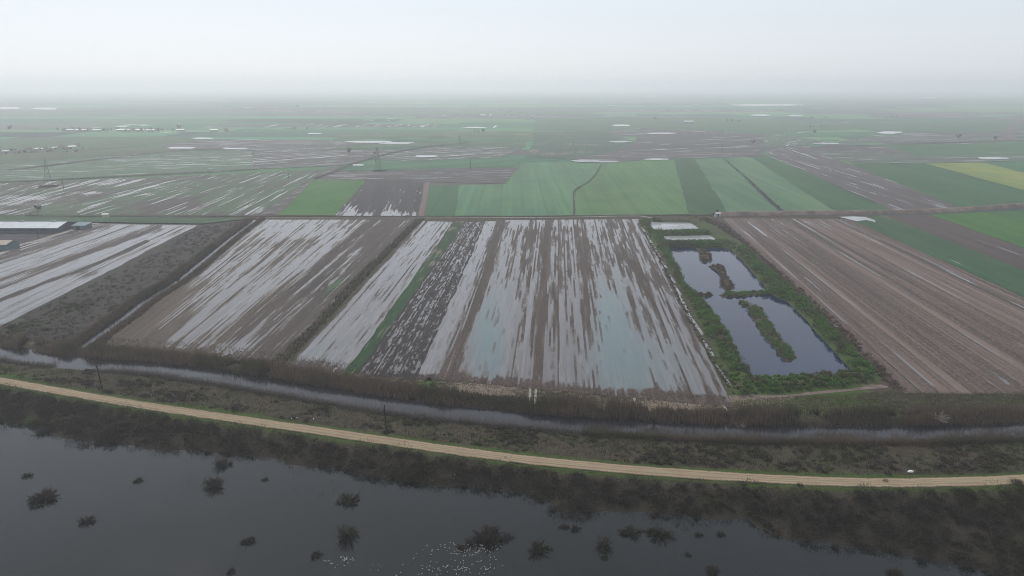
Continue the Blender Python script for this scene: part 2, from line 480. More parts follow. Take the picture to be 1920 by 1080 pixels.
# ------------------------------------------------------------------ ground sheet
def ground_material():
    t = NT('rough_ground')
    p = t.n('ShaderNodeNewGeometry').outputs['Position']
    n1 = t.noise(p, 0.06, 5); n2 = t.noise(p, 0.45, 5, 0.65); n3 = t.noise(p, 2.2, 3); n4 = t.noise(p, 0.018, 4)
    c = t.mix(t.sm(n1, 0.38, 0.62), (0.046, 0.037, 0.027), (0.033, 0.034, 0.019))
    c = t.mix(t.sm(n2, 0.42, 0.68), c, (0.062, 0.05, 0.036))
    c = t.mix(t.math('MULTIPLY', t.sm(n3, 0.5, 0.75), 0.6), c, (0.03, 0.027, 0.02))
    gs = t.math('ADD', t.attr('green'), t.math('ADD', t.math('MULTIPLY', t.math('SUBTRACT', n2, 0.5), 0.9), t.math('MULTIPLY', t.math('SUBTRACT', n4, 0.5), 0.8)))
    c = t.mix(t.attr('bank_dark'), c, t.mix(n2, (0.016, 0.014, 0.011), (0.034, 0.029, 0.022)))
    c = t.mix(t.sm(gs, 0.4, 0.66), c, t.mix(n3, (0.028, 0.05, 0.014), (0.06, 0.085, 0.025)))
    ms = t.math('ADD', t.attr('pale'), t.math('MULTIPLY', t.math('SUBTRACT', n2, 0.5), 0.8))
    c = t.mix(t.sm(ms, 0.4, 0.7), c, t.mix(n3, (0.11, 0.088, 0.066), (0.18, 0.15, 0.12)))
    return t.done(t.pbr(c, 0.98, 0.1, t.bump(t.math('ADD', n2, t.math('MULTIPLY', n3, 0.4)), 0.8, 0.5)))


def plain_material():
    """the plain beyond: field mosaic, row after row of holdings to the horizon"""
    t = NT('far_plain')
    p = t.n('ShaderNodeNewGeometry').outputs['Position']
    warp = t.n('ShaderNodeVectorMath', {0: p, 1: t.n('ShaderNodeVectorMath', {0: t.n('ShaderNodeTexNoise', {'Vector': p, 'Scale': 0.0016, 'Detail': 2}).outputs[1], 'Scale': 260.0}, operation='SCALE').outputs[0]}, operation='ADD').outputs[0]
    vo = t.n('ShaderNodeTexVoronoi', {'Vector': t.n('ShaderNodeMapping', {'Vector': warp, 'Rotation': (0, 0, 0.1), 'Scale': (1 / 520, 1 / 300, 1)}).outputs[0], 'Scale': 1.0, 'Randomness': 0.85}, distance='MANHATTAN', voronoi_dimensions='2D')
    ramp = t.n('ShaderNodeValToRGB', {'Fac': t.n('ShaderNodeSeparateColor', {0: vo.outputs['Color']}).outputs[0]})
    el = ramp.color_ramp.elements
    cols = [(0.02, 0.085, 0.05), (0.034, 0.034, 0.045), (0.03, 0.12, 0.065), (0.026, 0.042, 0.046), (0.06, 0.13, 0.06), (0.018, 0.055, 0.03), (0.085, 0.075, 0.066)]
    while len(el) < len(cols): el.new(0.5)
    for i, c in enumerate(cols):
        el[i].position = i / len(cols); el[i].color = (*c, 1)
    ramp.color_ramp.interpolation = 'CONSTANT'
    c = ramp.outputs[0]
    n = t.noise(p, 0.012, 4); n2 = t.noise(p, 0.0045, 4, 0.7)
    c = t.mix(t.math('MULTIPLY', t.sm(n, 0.45, 0.7), 0.3), c, (0.045, 0.055, 0.045))
    vd = t.n('ShaderNodeTexVoronoi', {'Vector': t.n('ShaderNodeMapping', {'Vector': warp, 'Rotation': (0, 0, 0.1), 'Scale': (1 / 520, 1 / 300, 1)}).outputs[0], 'Scale': 1.0, 'Randomness': 0.85}, distance='MANHATTAN', voronoi_dimensions='2D', feature='F2')
    ed = t.math('SUBTRACT', vd.outputs['Distance'], vo.outputs['Distance'])
    c = t.mix(t.math('MULTIPLY', t.math('SUBTRACT', 1.0, t.sm(ed, 0.0, 0.05)), 0.7), c, (0.035, 0.036, 0.03))
    dry = t.pbr(c, 0.95, 0.1)
    water = t.pbr((0.19, 0.195, 0.2), 0.15, 0.5, None, 1.33)
    mx = t.n('ShaderNodeMixShader', {0: t.sm(t.math('ADD', n2, t.math('MULTIPLY', t.math('SUBTRACT', n, 0.5), 0.5)), 0.635, 0.67), 1: dry, 2: water})
    return t.done(mx.outputs[0])


X0, X1, Y0, Y1, ST = -440.0, 440.0, -60.0, 560.0, 2.0
gx = np.arange(X0, X1 + 0.1, ST); gy = np.arange(Y0, Y1 + 0.1, ST)
GXX, GYY = np.meshgrid(gx, gy)
GZ = height(GXX, GYY)
nx, ny = len(gx), len(gy)
V = np.column_stack([GXX.ravel(), GYY.ravel(), GZ.ravel()])
ii = (np.arange(ny - 1)[:, None] * nx + np.arange(nx - 1)[None, :]).ravel()
F = np.column_stack([ii, ii + 1, ii + nx + 1, ii + nx])
BIG = 24000.0
nv = len(V)
ring = np.array([(X0, Y0), (X1, Y0), (X1, Y1), (X0, Y1), (-BIG, -BIG), (BIG, -BIG), (BIG, BIG), (-BIG, BIG)])
V = np.vstack([V, np.column_stack([ring, np.zeros(8)])])
RF = np.array([(4, 5, 1, 0), (5, 6, 2, 1), (6, 7, 3, 2), (7, 4, 0, 3)]) + nv
MI = np.concatenate([np.zeros(len(F)), np.ones(4)])
PX, PY = proj(V[:, 0], V[:, 1], V[:, 2])
dr = seg_dist(V[:, 0], V[:, 1], ROAD); so = sdist(V[:, 0], V[:, 1], BERM_OUT); dca = seg_dist(V[:, 0], V[:, 1], CANAL)
green = 0.62 * (1 - smooth(2.5, 6.5, dr)) + 0.55 * (1 - smooth(-1, 8, so)) + 0.1 * smooth(0, 14, 20 - dr)
for cx, cy, rx, ry, am in [(1560, 752, 190, 22, 0.6), (1480, 775, 140, 14, 0.35), (1860, 745, 90, 16, 0.35), (90, 590, 90, 26, 0.35),
                           (60, 600, 70, 16, 0.3), (280, 500, 60, 18, 0.25), (800, 718, 24, 9, 0.9), (650, 700, 20, 12, 0.9), (30, 702, 60, 8, 0.5),
                           (330, 770, 60, 8, 0.4), (480, 680, 40, 10, 0.3), (1220, 440, 12, 30, 0.6)]:
    green += am * np.exp(-((PX - cx) / rx) ** 2 - ((PY - cy) / ry) ** 2)
pale = 0.45 * (1 - smooth(6, 16, np.abs(dca - 16))) * (V[:, 1] > 0) * (PY < np.interp(PX, [0, 600, 1200, 1900], [655, 730, 800, 800])) * (dr > 20)
for cx, cy, rx, ry, am in [(1640, 724, 60, 9, 0.6), (1420, 748, 60, 7, 0.5), (900, 735, 60, 18, 0.35), (1250, 762, 60, 12, 0.4),
                           (240, 560, 50, 8, 0.2), (1480, 828, 500, 7, 0.12)]:
    pale += am * np.exp(-((PX - cx) / rx) ** 2 - ((PY - cy) / ry) ** 2)
M['ground'] = ground_material()
# darker ground tone on the lagoon side of the road, under the scrub
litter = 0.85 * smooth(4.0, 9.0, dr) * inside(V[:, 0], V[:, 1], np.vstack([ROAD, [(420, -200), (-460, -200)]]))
ground = link('ground', mesh_np('ground', V, np.vstack([F, RF]), [M['ground'], plain_material()], True, MI, None, {'green': green, 'pale': pale, 'bank_dark': litter}))
tag(ground, 'flat flood plain of rough land and far fields reaching to the horizon', 'ground', 'structure')


def sheet(name, P, z, m, label, cat, kind='structure'):
    """a flat polygon lying on the land; UV in metres along the furrow direction"""
    P = np.asarray(P, float)
    me = bpy.data.meshes.new(name)
    me.from_pydata([(a, b, z) for a, b in P], [], [tuple(range(len(P)))])
    if me.polygons[0].normal.z < 0:
        me.flip_normals()
    ul = me.uv_layers.new(name='UVMap')
    for l in me.loops:
        co = me.vertices[l.vertex_index].co
        ul.data[l.index].uv = (co.x, co.y)
    me.materials.append(m)
    return tag(link(name, me), label, cat, kind)


sheet('water', LAGOON, -0.7, M['lagoon'], 'dark flooded lagoon in front of the levee road', 'water')
sheet('water', POND_UP + (POND_UP - POND_UP.mean(0)) * 0.06, -0.5, M['pond'], 'blue grey upper fish pond with two brown islets', 'water')
sheet('water', POND_LOW + (POND_LOW - POND_LOW.mean(0)) * 0.04, -0.496, M['pond'], 'blue grey lower fish pond with a long green islet', 'water')
sheet('water', POOL_FAR + (POOL_FAR - POOL_FAR.mean(0)) * 0.05, -0.2, M['palepool'], 'pale shallow pool nearest the far track, behind the ponds', 'water')
sheet('water', POOL_NEAR + (POOL_NEAR - POOL_NEAR.mean(0)) * 0.05, -0.196, M['palepool'], 'pale shallow pool between two dark cross dykes', 'water')


def ribbon(name, P, w, zoff, m, label, cat, kind='structure', prof=None, var=0.0, drape=True, seed=0, wfun=None):
    """strip along a line; prof = [(side -1..1, height)]"""
    P = np.asarray(P, float)
    prof = prof or [(-1, 0), (0, 0), (1, 0)]
    T = np.gradient(P, axis=0); T /= np.linalg.norm(T, axis=1)[:, None]
    Nn = np.column_stack([T[:, 1], -T[:, 0]])
    vs, k = [], len(prof)
    for i, p in enumerate(P):
        for s, hh in prof:
            ww = w / 2 * (wfun(i / (len(P) - 1)) if wfun else 1)
            if var:
                ww *= 1 + var * (2 * vnoise(np.array(i * 0.35), np.array(s * 7.0), seed) - 1)
            vs.append((*(p + Nn[i] * s * ww), hh))
    vs = np.array(vs, float)
    if drape:
        vs[:, 2] += height(vs[:, 0], vs[:, 1])
    vs[:, 2] += zoff
    a = (np.arange(len(P) - 1)[:, None] * k + np.arange(k - 1)[None, :]).ravel()
    F = np.column_stack([a, a + 1, a + k + 1, a + k])
    uv = np.column_stack([np.tile([s * w / 2 for s, _ in prof], len(P)), np.repeat(np.arange(len(P)) * 2.0, k)])
    me = mesh_np(name, vs, F, m, True, None, uv)
    if me.polygons[0].normal.z < 0:
        me.flip_normals()
    return tag(link(name, me), label, cat, kind)


# canal water
ribbon('water', CANAL, 17, -1.0, M['canal'], 'still grey canal along the foot of the flooded fields', 'canal', drape=False)
ribbon('water', SIDE, 7, -1.05, M['canal'], 'narrow side canal winding between reeds to the far track', 'canal', drape=False)


def road_material():
    t = NT('dirt_road')
    uvs = t.n('ShaderNodeSeparateXYZ', {0: t.n('ShaderNodeUVMap', uv_map='UVMap').outputs[0]})
    p = t.n('ShaderNodeNewGeometry').outputs['Position']
    u, v = uvs.outputs[0], uvs.outputs[1]
    n1 = t.noise(p, 0.25, 4); n2 = t.noise(p, 2.5, 4)
    st = t.noise(t.xyz(t.math('MULTIPLY', u, 1.6), t.math('MULTIPLY', v, 0.03), 0.0), 1.0, 3)
    c = t.mix(t.sm(n1, 0.35, 0.65), (0.22, 0.17, 0.115), (0.28, 0.22, 0.15))
    c = t.mix(t.math('MULTIPLY', t.sm(st, 0.5, 0.66), 0.75), c, (0.145, 0.11, 0.075))
    c = t.mix(t.math('MULTIPLY', t.sm(n2, 0.5, 0.75), 0.4), c, (0.33, 0.265, 0.19))
    eg = t.math('ADD', t.math('ABSOLUTE', u), t.math('MULTIPLY', t.math('ADD', t.math('SUBTRACT', n2, 0.5), t.math('SUBTRACT', n1, 0.5)), 1.5))
    ru = t.math('ABSOLUTE', t.math('SUBTRACT', t.math('ABSOLUTE', t.math('ADD', u, t.math('MULTIPLY', t.math('SUBTRACT', n1, 0.5), 0.5))), 0.95))
    c = t.mix(t.math('MULTIPLY', t.sm(ru, 0.4, 0.15), 0.45), c, (0.15, 0.115, 0.08))
    mid = t.math('MULTIPLY', t.math('SUBTRACT', 1.0, t.sm(t.math('ABSOLUTE', u), 0.15, 0.5)), t.sm(n1, 0.42, 0.6))
    c = t.mix(t.math('MULTIPLY', mid, 0.5), c, (0.1, 0.09, 0.05))
    c = t.mix(t.sm(eg, 1.75, 2.25), c, (0.05, 0.048, 0.026))
    return t.done(t.pbr(c, 0.95, 0.15, t.bump(n2, 0.4, 0.1)))


M['road'] = road_material()
ribbon('road', ROAD, 4.9, 0.06, M['road'], 'sandy dirt road along the crest of the levee', 'road',
       prof=[(-1, -0.06), (-0.8, 0.02), (0, 0.1), (0.8, 0.02), (1, -0.06)])
M['track'] = plain('pale_track', (0.22, 0.205, 0.19), 0.95, 0.1, 0.3, 0.3)
M['brown_track'] = plain('brown_track', (0.13, 0.10, 0.09), 0.95, 0.1, 0.3, 0.3)
TRACK_Y = [(130, 407), (300, 408.5), (480, 409), (700, 408), (950, 407.5), (1200, 405)]
ribbon('track', resample(GS([(480, 408.8), (600, 409), (800, 409.2), (950, 408.5), (1100, 406.8), (1200, 405.2), (1240, 412), (1300, 410)], 0), 20), 2.2, 0.14, M['track'],
       'pale farm track between the flooded fields and the green crops', 'track', drape=False, var=0.4)
ribbon('track', resample(GS([(-60, 494), (0, 476), (35, 461), (76, 450), (120, 436), (160, 423), (186, 418.5)], 0), 8), 4.2, 0.14, M['track'],
       'pale dirt track running past the long farm shed', 'track', drape=False, var=0.3)

# ------------------------------------------------------------------ near fields (painted wetness follows what lies where)
def gauss(PX, PY, lst, D):
    for it in lst:
        if it[0] == 'b':                                   # blob: cx cy rx ry attr amount
            _, cx, cy, rx, ry, at, am = it
            D[at] += am * np.exp(-((PX - cx) / rx) ** 2 - ((PY - cy) / ry) ** 2)
        elif it[0] == 'l':                                 # line: pts width attr amount
            _, pts, w, at, am = it
            d = seg_dist(PX, PY, pts)
            D[at] += am * np.exp(-(d / w) ** 2)
        elif it[0] == 'p':                                 # polygon: pts soft attr amount
            _, pts, sft, at, am = it
            D[at] += am * (1 - smooth(-sft, sft, sdist(PX, PY, pts)))


ZF = [0.05]
def field(label, quad, m, paint=(), du=1.6, dv=3.0, name='field', headland=None, veg0=0.0):
    """quad = near-left, near-right, far-right, far-left"""
    nl, nr, fr, fl = [np.array(G(*q)) for q in quad]
    W = (np.linalg.norm(nr - nl) + np.linalg.norm(fr - fl)) / 2
    L = (np.linalg.norm(fl - nl) + np.linalg.norm(fr - nr)) / 2
    nu, nw = int(min(130, max(4, W / du))), int(min(160, max(4, L / dv)))
    U, Vv = np.meshgrid(np.linspace(0, 1, nu + 1), np.linspace(0, 1, nw + 1))
    P = (nl[None, None] * ((1 - U) * (1 - Vv))[..., None] + nr * (U * (1 - Vv))[..., None] + fr * (U * Vv)[..., None] + fl * ((1 - U) * Vv)[..., None])
    # the outline wanders a little, the furrows inside stay straight
    P[..., 0] += (fbm(P[..., 0], P[..., 1], 12, 5) - 0.5) * 2.0 * ((U < 1e-6) | (U > 1 - 1e-6))
    ZF[0] += 0.004
    x, y = P[..., 0].ravel(), P[..., 1].ravel()
    PX, PY = proj(x, y)
    D = {k: np.zeros(len(x)) for k in ('wet', 'veg', 'teal', 'dark')}
    D['veg'] += veg0
    gauss(PX, PY, paint, D)
    if headland is not None:
        v = (Vv * L).ravel()
        D['wet'] -= 1.1 * (1 - smooth(headland * 0.5, headland, v + 10 * (fbm(x, y, 14, 9) - 0.5)))
    D['teal'] = np.clip(D['teal'], 0, 1); D['dark'] = np.clip(D['dark'], 0, 1)
    uv = np.column_stack([(U * W).ravel(), (Vv * L).ravel()])
    a = (np.arange(nw)[:, None] * (nu + 1) + np.arange(nu)[None, :]).ravel()
    F = np.column_stack([a, a + 1, a + nu + 2, a + nu + 1])
    z = np.full(len(x), ZF[0])
    hz = height(x, y)
    z = np.where(hz < -0.02, np.minimum(z, hz - 0.3), z)   # the land falls away into ditches and canals
    me = mesh_np(name, np.column_stack([x, y, z]), F, m, True, None, uv, D)
    return tag(link(name, me), label, 'field', 'structure')


BROWN1, BROWN2 = (0.105, 0.085, 0.068), (0.17, 0.142, 0.118)
MUD1, MUD2 = (0.05, 0.043, 0.042), (0.09, 0.078, 0.072)

m = field_mat('mud_left', (0.0403, 0.0315, 0.0303), (0.0663, 0.0504, 0.0475), row=2.2, rowlen=60, wet=0.85, seed=1, a=0.45, b=0.5, c=0.3, vegb=-0.4)
field('flooded field beside the farm shed, left of the scrub strip', [(-200, 534), (-200, 716), (374, 421), (186, 419)], m, [
    ('l', [(-200, 600), (0, 545), (200, 478), (330, 427)], 5, 'wet', 0.2),
    ('l', [(-200, 545), (0, 486), (120, 449), (200, 421)], 11, 'wet', -0.7),
    ('l', [(-200, 640), (0, 562), (145, 508), (215, 480), (275, 452)], 3.0, 'wet', -1.3),
    ('l', [(-200, 640), (0, 562), (145, 508), (275, 452)], 3.0, 'dark', 0.7),
    ('l', [(-200, 600), (0, 540), (90, 505), (180, 470), (300, 428)], 3.5, 'wet', -0.8),
    ('l', [(-200, 590), (0, 527), (100, 494), (200, 456), (300, 422)], 5, 'wet', -0.75),
    ('b', 170, 515, 25, 8, 'wet', -0.4), ('b', 300, 470, 30, 10, 'wet', -0.5),
    ('b', 340, 440, 40, 16, 'wet', -0.45), ('b', 50, 625, 60, 20, 'wet', 0.1), ('b', 60, 600, 70, 25, 'teal', 0.25)])

m = field_mat('stubble_left', (0.0497, 0.0386, 0.0294), (0.0781, 0.0609, 0.0510), row=1.9, rowlen=60, wet=0.46, seed=11, a=0.6, b=0.55, c=0.35, vegb=-0.5)
field('brown striped field with long bright water furrows right of the side canal', [(166, 658), (396, 672), (694, 412), (482, 412)], m, [
    ('p', [(150, 670), (330, 535), (420, 500), (330, 590), (270, 680)], 30, 'wet', -0.75),
    ('b', 300, 640, 90, 35, 'wet', -0.3), ('b', 230, 630, 70, 40, 'veg', 0.12),
    ('l', [(335, 640), (430, 585), (560, 500), (690, 420)], 16, 'wet', 0.35),
    ('b', 400, 510, 60, 30, 'wet', 0.4), ('b', 540, 430, 90, 25, 'wet', 0.3),
    ('l', [(290, 672), (380, 625), (480, 560)], 2.5, 'dark', 0.7),
    ('l', [(385, 672), (480, 580), (600, 490), (692, 413)], 5, 'wet', -0.8),
    ('b', 520, 455, 60, 12, 'wet', -0.3)], headland=10)

m = field_mat('mixed_left', (0.0403, 0.0302, 0.0268), (0.0592, 0.0454, 0.0389), veg=(0.035, 0.06, 0.027), row=1.5, rowlen=35, wet=-0.02, seed=21, a=0.5, b=0.4, c=0.5, vegb=-0.3)
field('brown and dark green field with white water flecks, left of the dark ditch', [(378, 676), (516, 690), (786, 411), (694, 412)], m, [
    ('l', [(395, 668), (470, 645), (560, 570), (640, 505), (672, 465)], 16, 'wet', 0.42),
    ('b', 450, 650, 45, 16, 'wet', 0.35), ('l', [(655, 478), (680, 462), (672, 470)], 4, 'wet', 0.3),
    ('l', [(400, 672), (520, 610), (600, 545), (690, 500)], 12, 'veg', 0.55),
    ('l', [(470, 675), (560, 610), (640, 530)], 12, 'veg', 0.6),
    ('b', 600, 535, 60, 25, 'dark', 0.55), ('b', 520, 500, 30, 18, 'dark', 0.3),
    ('b', 720, 450, 60, 30, 'wet', -0.35), ('l', [(655, 455), (730, 412)], 3, 'wet', 0.4),
    ('l', [(385, 665), (480, 575), (600, 490), (692, 413)], 9, 'dark', 0.4)], headland=6)

m = field_mat('flood_strip', (0.0403, 0.0315, 0.0303), (0.0710, 0.0546, 0.0518), row=1.6, rowlen=40, wet=0.85, seed=31, a=0.45, b=0.35, c=0.25, vegb=-0.6, silt=(0.133, 0.128, 0.133))
field('strip almost wholly under pale water right of the dark ditch', [(528, 700), (640, 712), (850, 416), (792, 415)], m, [
    ('l', [(560, 660), (690, 520), (800, 416)], 3, 'wet', -0.7), ('l', [(600, 645), (700, 530), (770, 450)], 3, 'wet', -0.3),
    ('l', [(535, 695), (690, 518), (790, 414)], 4, 'wet', -0.6), ('b', 600, 660, 40, 25, 'teal', 0.25)], headland=14)

m = crop_mat('green_strip', (0.022, 0.05, 0.016), row=1.5, rowlen=20, seed=41, bareb=-0.02)
field('narrow dark green grass strip beside the flooded strip', [(640, 706), (668, 703), (872, 415), (853, 415)], m, name='field')

m = field_mat('black_plough', (0.0128, 0.0095, 0.0100), (0.0221, 0.0163, 0.0169), row=0.9, rowlen=8, wet=0.02, seed=51, a=0.85, b=0.5, c=0.35, vegb=-0.6, rowtone=0.3, edge=0.09)
field('black ploughed field flecked with white water', [(660, 712), (792, 712), (914, 416), (872, 416)], m, [
    ('b', 800, 610, 25, 60, 'wet', -0.1), ('l', [(640, 712), (700, 640), (800, 520), (868, 420)], 7, 'wet', 0.2),
    ('b', 760, 660, 40, 20, 'wet', -0.14), ('b', 690, 680, 25, 25, 'wet', 0.1),
    ('l', [(780, 545), (788, 565), (782, 580), (795, 610)], 2.5, 'wet', 0.5), ('l', [(792, 540), (800, 565), (794, 585), (805, 605)], 2.0, 'wet', 0.4)], headland=5)

m = field_mat('white_ribbon', (0.0332, 0.0252, 0.0238), (0.0568, 0.0420, 0.0389), row=1.6, rowlen=40, wet=0.9, seed=61, a=0.35, b=0.3, c=0.25, vegb=-0.6, silt=(0.133, 0.128, 0.133))
field('white flooded ribbon along the edge of the black ploughed field', [(780, 712), (826, 712), (936, 415), (911, 415)], m, [
    ('l', [(828, 700), (870, 600), (932, 420)], 6, 'wet', -0.8), ('b', 918, 480, 8, 16, 'wet', -0.4)], headland=5)

m = field_mat('great_field', (0.0417, 0.0294, 0.0242), (0.0734, 0.0546, 0.0467), row=1.75, rowlen=55, wet=0.42, seed=71, a=0.6, b=0.5, c=0.3, vegb=-0.6, silt=(0.120, 0.112, 0.114))
field('great flooded field of converging furrows in the middle, with blue green pools', [(822, 712), (1376, 764), (1197, 411), (934, 413)], m, [
    ('b', 915, 640, 30, 95, 'teal', 0.95), ('b', 925, 640, 52, 110, 'wet', 0.7), ('b', 945, 500, 12, 70, 'wet', 0.25),
    ('b', 1145, 585, 34, 65, 'teal', 0.75), ('b', 1145, 590, 30, 75, 'wet', 0.75), ('b', 1175, 690, 80, 70, 'wet', 0.75), ('b', 1165, 670, 65, 75, 'teal', 0.65),
    ('b', 1250, 700, 80, 50, 'wet', 0.55), ('b', 945, 665, 60, 60, 'wet', 0.35), ('b', 1230, 700, 90, 55, 'teal', 0.3), ('b', 1090, 690, 60, 60, 'wet', 0.25), ('b', 1040, 700, 60, 50, 'wet', 0.2), ('b', 1230, 620, 40, 60, 'wet', 0.25),
    ('b', 1060, 470, 110, 50, 'wet', -0.06), ('b', 1050, 420, 90, 8, 'wet', 0.3),
    ('l', [(838, 690), (880, 600), (905, 530), (940, 420)], 7, 'wet', -0.75), ('l', [(872, 590), (905, 520), (925, 470)], 14, 'wet', -0.25),
    ('l', [(1000, 740), (1008, 640), (1018, 540), (1028, 412)], 3.0, 'wet', -0.75), ('l', [(1016, 740), (1020, 640), (1026, 540), (1034, 412)], 2.4, 'wet', -0.55),
    ('l', [(1010, 742), (1020, 540), (1032, 412)], 14, 'wet', -0.14),
    ('l', [(1052, 420), (1051, 540)], 2.5, 'wet', -0.6), ('l', [(1094, 470), (1101, 560)], 2.5, 'wet', -0.7),
    ('l', [(1090, 430), (1130, 500), (1170, 580), (1200, 640)], 4, 'wet', -0.5), ('l', [(1150, 430), (1230, 570), (1340, 750)], 8, 'wet', -0.28),
    ('l', [(1180, 420), (1260, 560), (1365, 755)], 5, 'wet', -0.5), ('b', 1215, 530, 25, 40, 'wet', -0.2),
    ('b', 1130, 500, 30, 30, 'wet', -0.2),
    ('b', 840, 715, 40, 18, 'wet', -0.8), ('b', 1085, 745, 60, 10, 'wet', -0.4)], headland=9)

m = field_mat('brown_right', (0.0545, 0.0378, 0.0320), (0.1323, 0.0968, 0.0835), row=2.1, rowlen=160, wet=-0.3, seed=81, a=0.5, b=0.4, c=0.25, vegb=-0.55, rowtone=0.75)
field('wide brown furrowed field right of the ponds', [(1698, 738), (2330, 742), (1592, 411), (1352, 409)], m, [
    ('b', 1420, 430, 80, 22, 'wet', 0.32), ('b', 1520, 418, 80, 10, 'wet', 0.32),
    ('l', [(1380, 412), (1500, 470), (1700, 610), (1900, 720)], 3.0, 'wet', 0.22), ('l', [(1360, 410), (1560, 560), (1760, 735)], 6, 'wet', 0.2),
    ('b', 1860, 722, 40, 10, 'wet', 0.42), ('b', 1790, 726, 30, 8, 'wet', 0.35), ('b', 1905, 665, 22, 12, 'wet', 0.4), ('b', 1905, 665, 22, 12, 'teal', 0.5),
    ('l', [(1470, 412), (1600, 470), (1710, 530), (1900, 640)], 3.5, 'dark', 0.6), ('l', [(1440, 440), (1570, 505), (1720, 610), (1900, 745)], 2.5, 'dark', 0.5),
    ('l', [(1572, 412), (1680, 465), (1920, 580)], 3.0, 'dark', 0.5), ('b', 1700, 620, 120, 60, 'wet', -0.1)], du=2.2, headland=6)

m = crop_mat('green_right', (0.034, 0.075, 0.032), row=2.4, rowlen=50, seed=91, bareb=-0.3, wet=-0.42)
field('dark green sown strip right of the brown furrowed field', [(2330, 742), (2420, 700), (1656, 404), (1594, 411)], m)
sheet('water', GS([(1572, 407), (1598, 406), (1622, 407), (1640, 413), (1642, 417), (1624, 413), (1606, 415), (1590, 411)]), 0.2, M['palepool'], 'white puddle at the top corner of the brown furrowed field', 'water')
m = field_mat('brown_far_right', (0.0403, 0.0278, 0.0259), (0.0568, 0.0407, 0.0389), row=3, rowlen=60, wet=-0.5, seed=95, vegb=-0.4)
field('mauve brown fallow strip between two green strips at the right', [(2300, 655), (2460, 660), (1742, 403), (1656, 404)], m, du=4, dv=6)
m = crop_mat('bright_right', (0.042, 0.11, 0.02), row=3, rowlen=70, seed=97, bareb=-0.45)
field('bright green field at the right edge below the embankment', [(2300, 600), (2560, 560), (1990, 392), (1742, 402)], m, du=6, dv=8)

# scrub ground around the fields
m = field_mat('scrub_ground', (0.0189, 0.0147, 0.0134), (0.0284, 0.0223, 0.0190), veg=(0.042, 0.055, 0.024), row=6, rowlen=30, wet=-0.8, seed=101, vegb=0.05, a=0.3, b=0.3)
field('dark scrubby fallow strip between the flooded field and the side canal', [(-70, 648), (130, 664), (478, 411), (376, 421)], m, [
    ('b', 60, 600, 60, 18, 'veg', 0.4), ('b', 150, 565, 50, 12, 'veg', 0.35), ('b', 260, 520, 100, 40, 'veg', -0.4), ('b', 380, 450, 60, 30, 'veg', -0.2)], du=3, dv=5)
m = field_mat('red_scrub', (0.0355, 0.0210, 0.0181), (0.0497, 0.0315, 0.0259), veg=(0.05, 0.055, 0.03), row=4, rowlen=14, wet=-0.8, seed=105, vegb=-0.25, a=0.3, b=0.3)
field('reddish bramble strip between the pond bank and the brown field', [(1655, 722), (1702, 736), (1354, 409), (1332, 410)], m, du=1.5, dv=4)

# ------------------------------------------------------------------ far fields
zfar = [0.16]
ROW_DIR = 0.07
def far(label, pts, mat, z=None, rot=ROW_DIR, name='field', cat='field'):
    zfar[0] += 0.012
    C_ = GS(pts); P = []
    for a_, b_ in zip(C_, np.roll(C_, -1, 0)):
        L_ = np.linalg.norm(b_ - a_); n_ = int(min(60, max(1, L_ / 14)))
        q_ = np.array((b_ - a_)[::-1]) / max(L_, 1e-6) * np.array([1, -1])
        for k_ in range(n_):
            P.append(a_ + (b_ - a_) * k_ / n_ + q_ * (rng.normal(0, 0.5) if k_ else 0))
    P = np.array(P)
    o = sheet(name, P, zfar[0], mat, label, cat)
    c, s = math.cos(rot), math.sin(rot)
    ul = o.data.uv_layers[0]
    for l in o.data.loops:
        co = o.data.vertices[l.vertex_index].co
        ul.data[l.index].uv = (co.x * c - co.y * s, co.x * s + co.y * c)
    return o


def mud(k, wet=0.1, tone=1.0, veg=-0.2, row=4.0, rowlen=80, **kw):
    return field_mat('far_mud', tuple(v * tone for v in (0.044, 0.037, 0.038)), tuple(v * tone for v in (0.064, 0.054, 0.053)), veg=(0.046, 0.088, 0.05), row=row * 0.7, rowlen=rowlen, wet=wet, vegb=veg + 0.28, seed=k, **kw)


def crop(k, c, **kw):
    return crop_mat('far_crop', c, row=kw.pop('row', 4.0), rowlen=kw.pop('rowlen', 150), seed=k, **kw)


GR = dict(mid=(0.04, 0.105, 0.04), teal=(0.046, 0.122, 0.052), bright=(0.045, 0.125, 0.022), dark=(0.034, 0.078, 0.03), pale=(0.075, 0.13, 0.075), yel=(0.2, 0.215, 0.05), olive=(0.075, 0.092, 0.045), grey=(0.07, 0.085, 0.06))
DIAG = 0.55
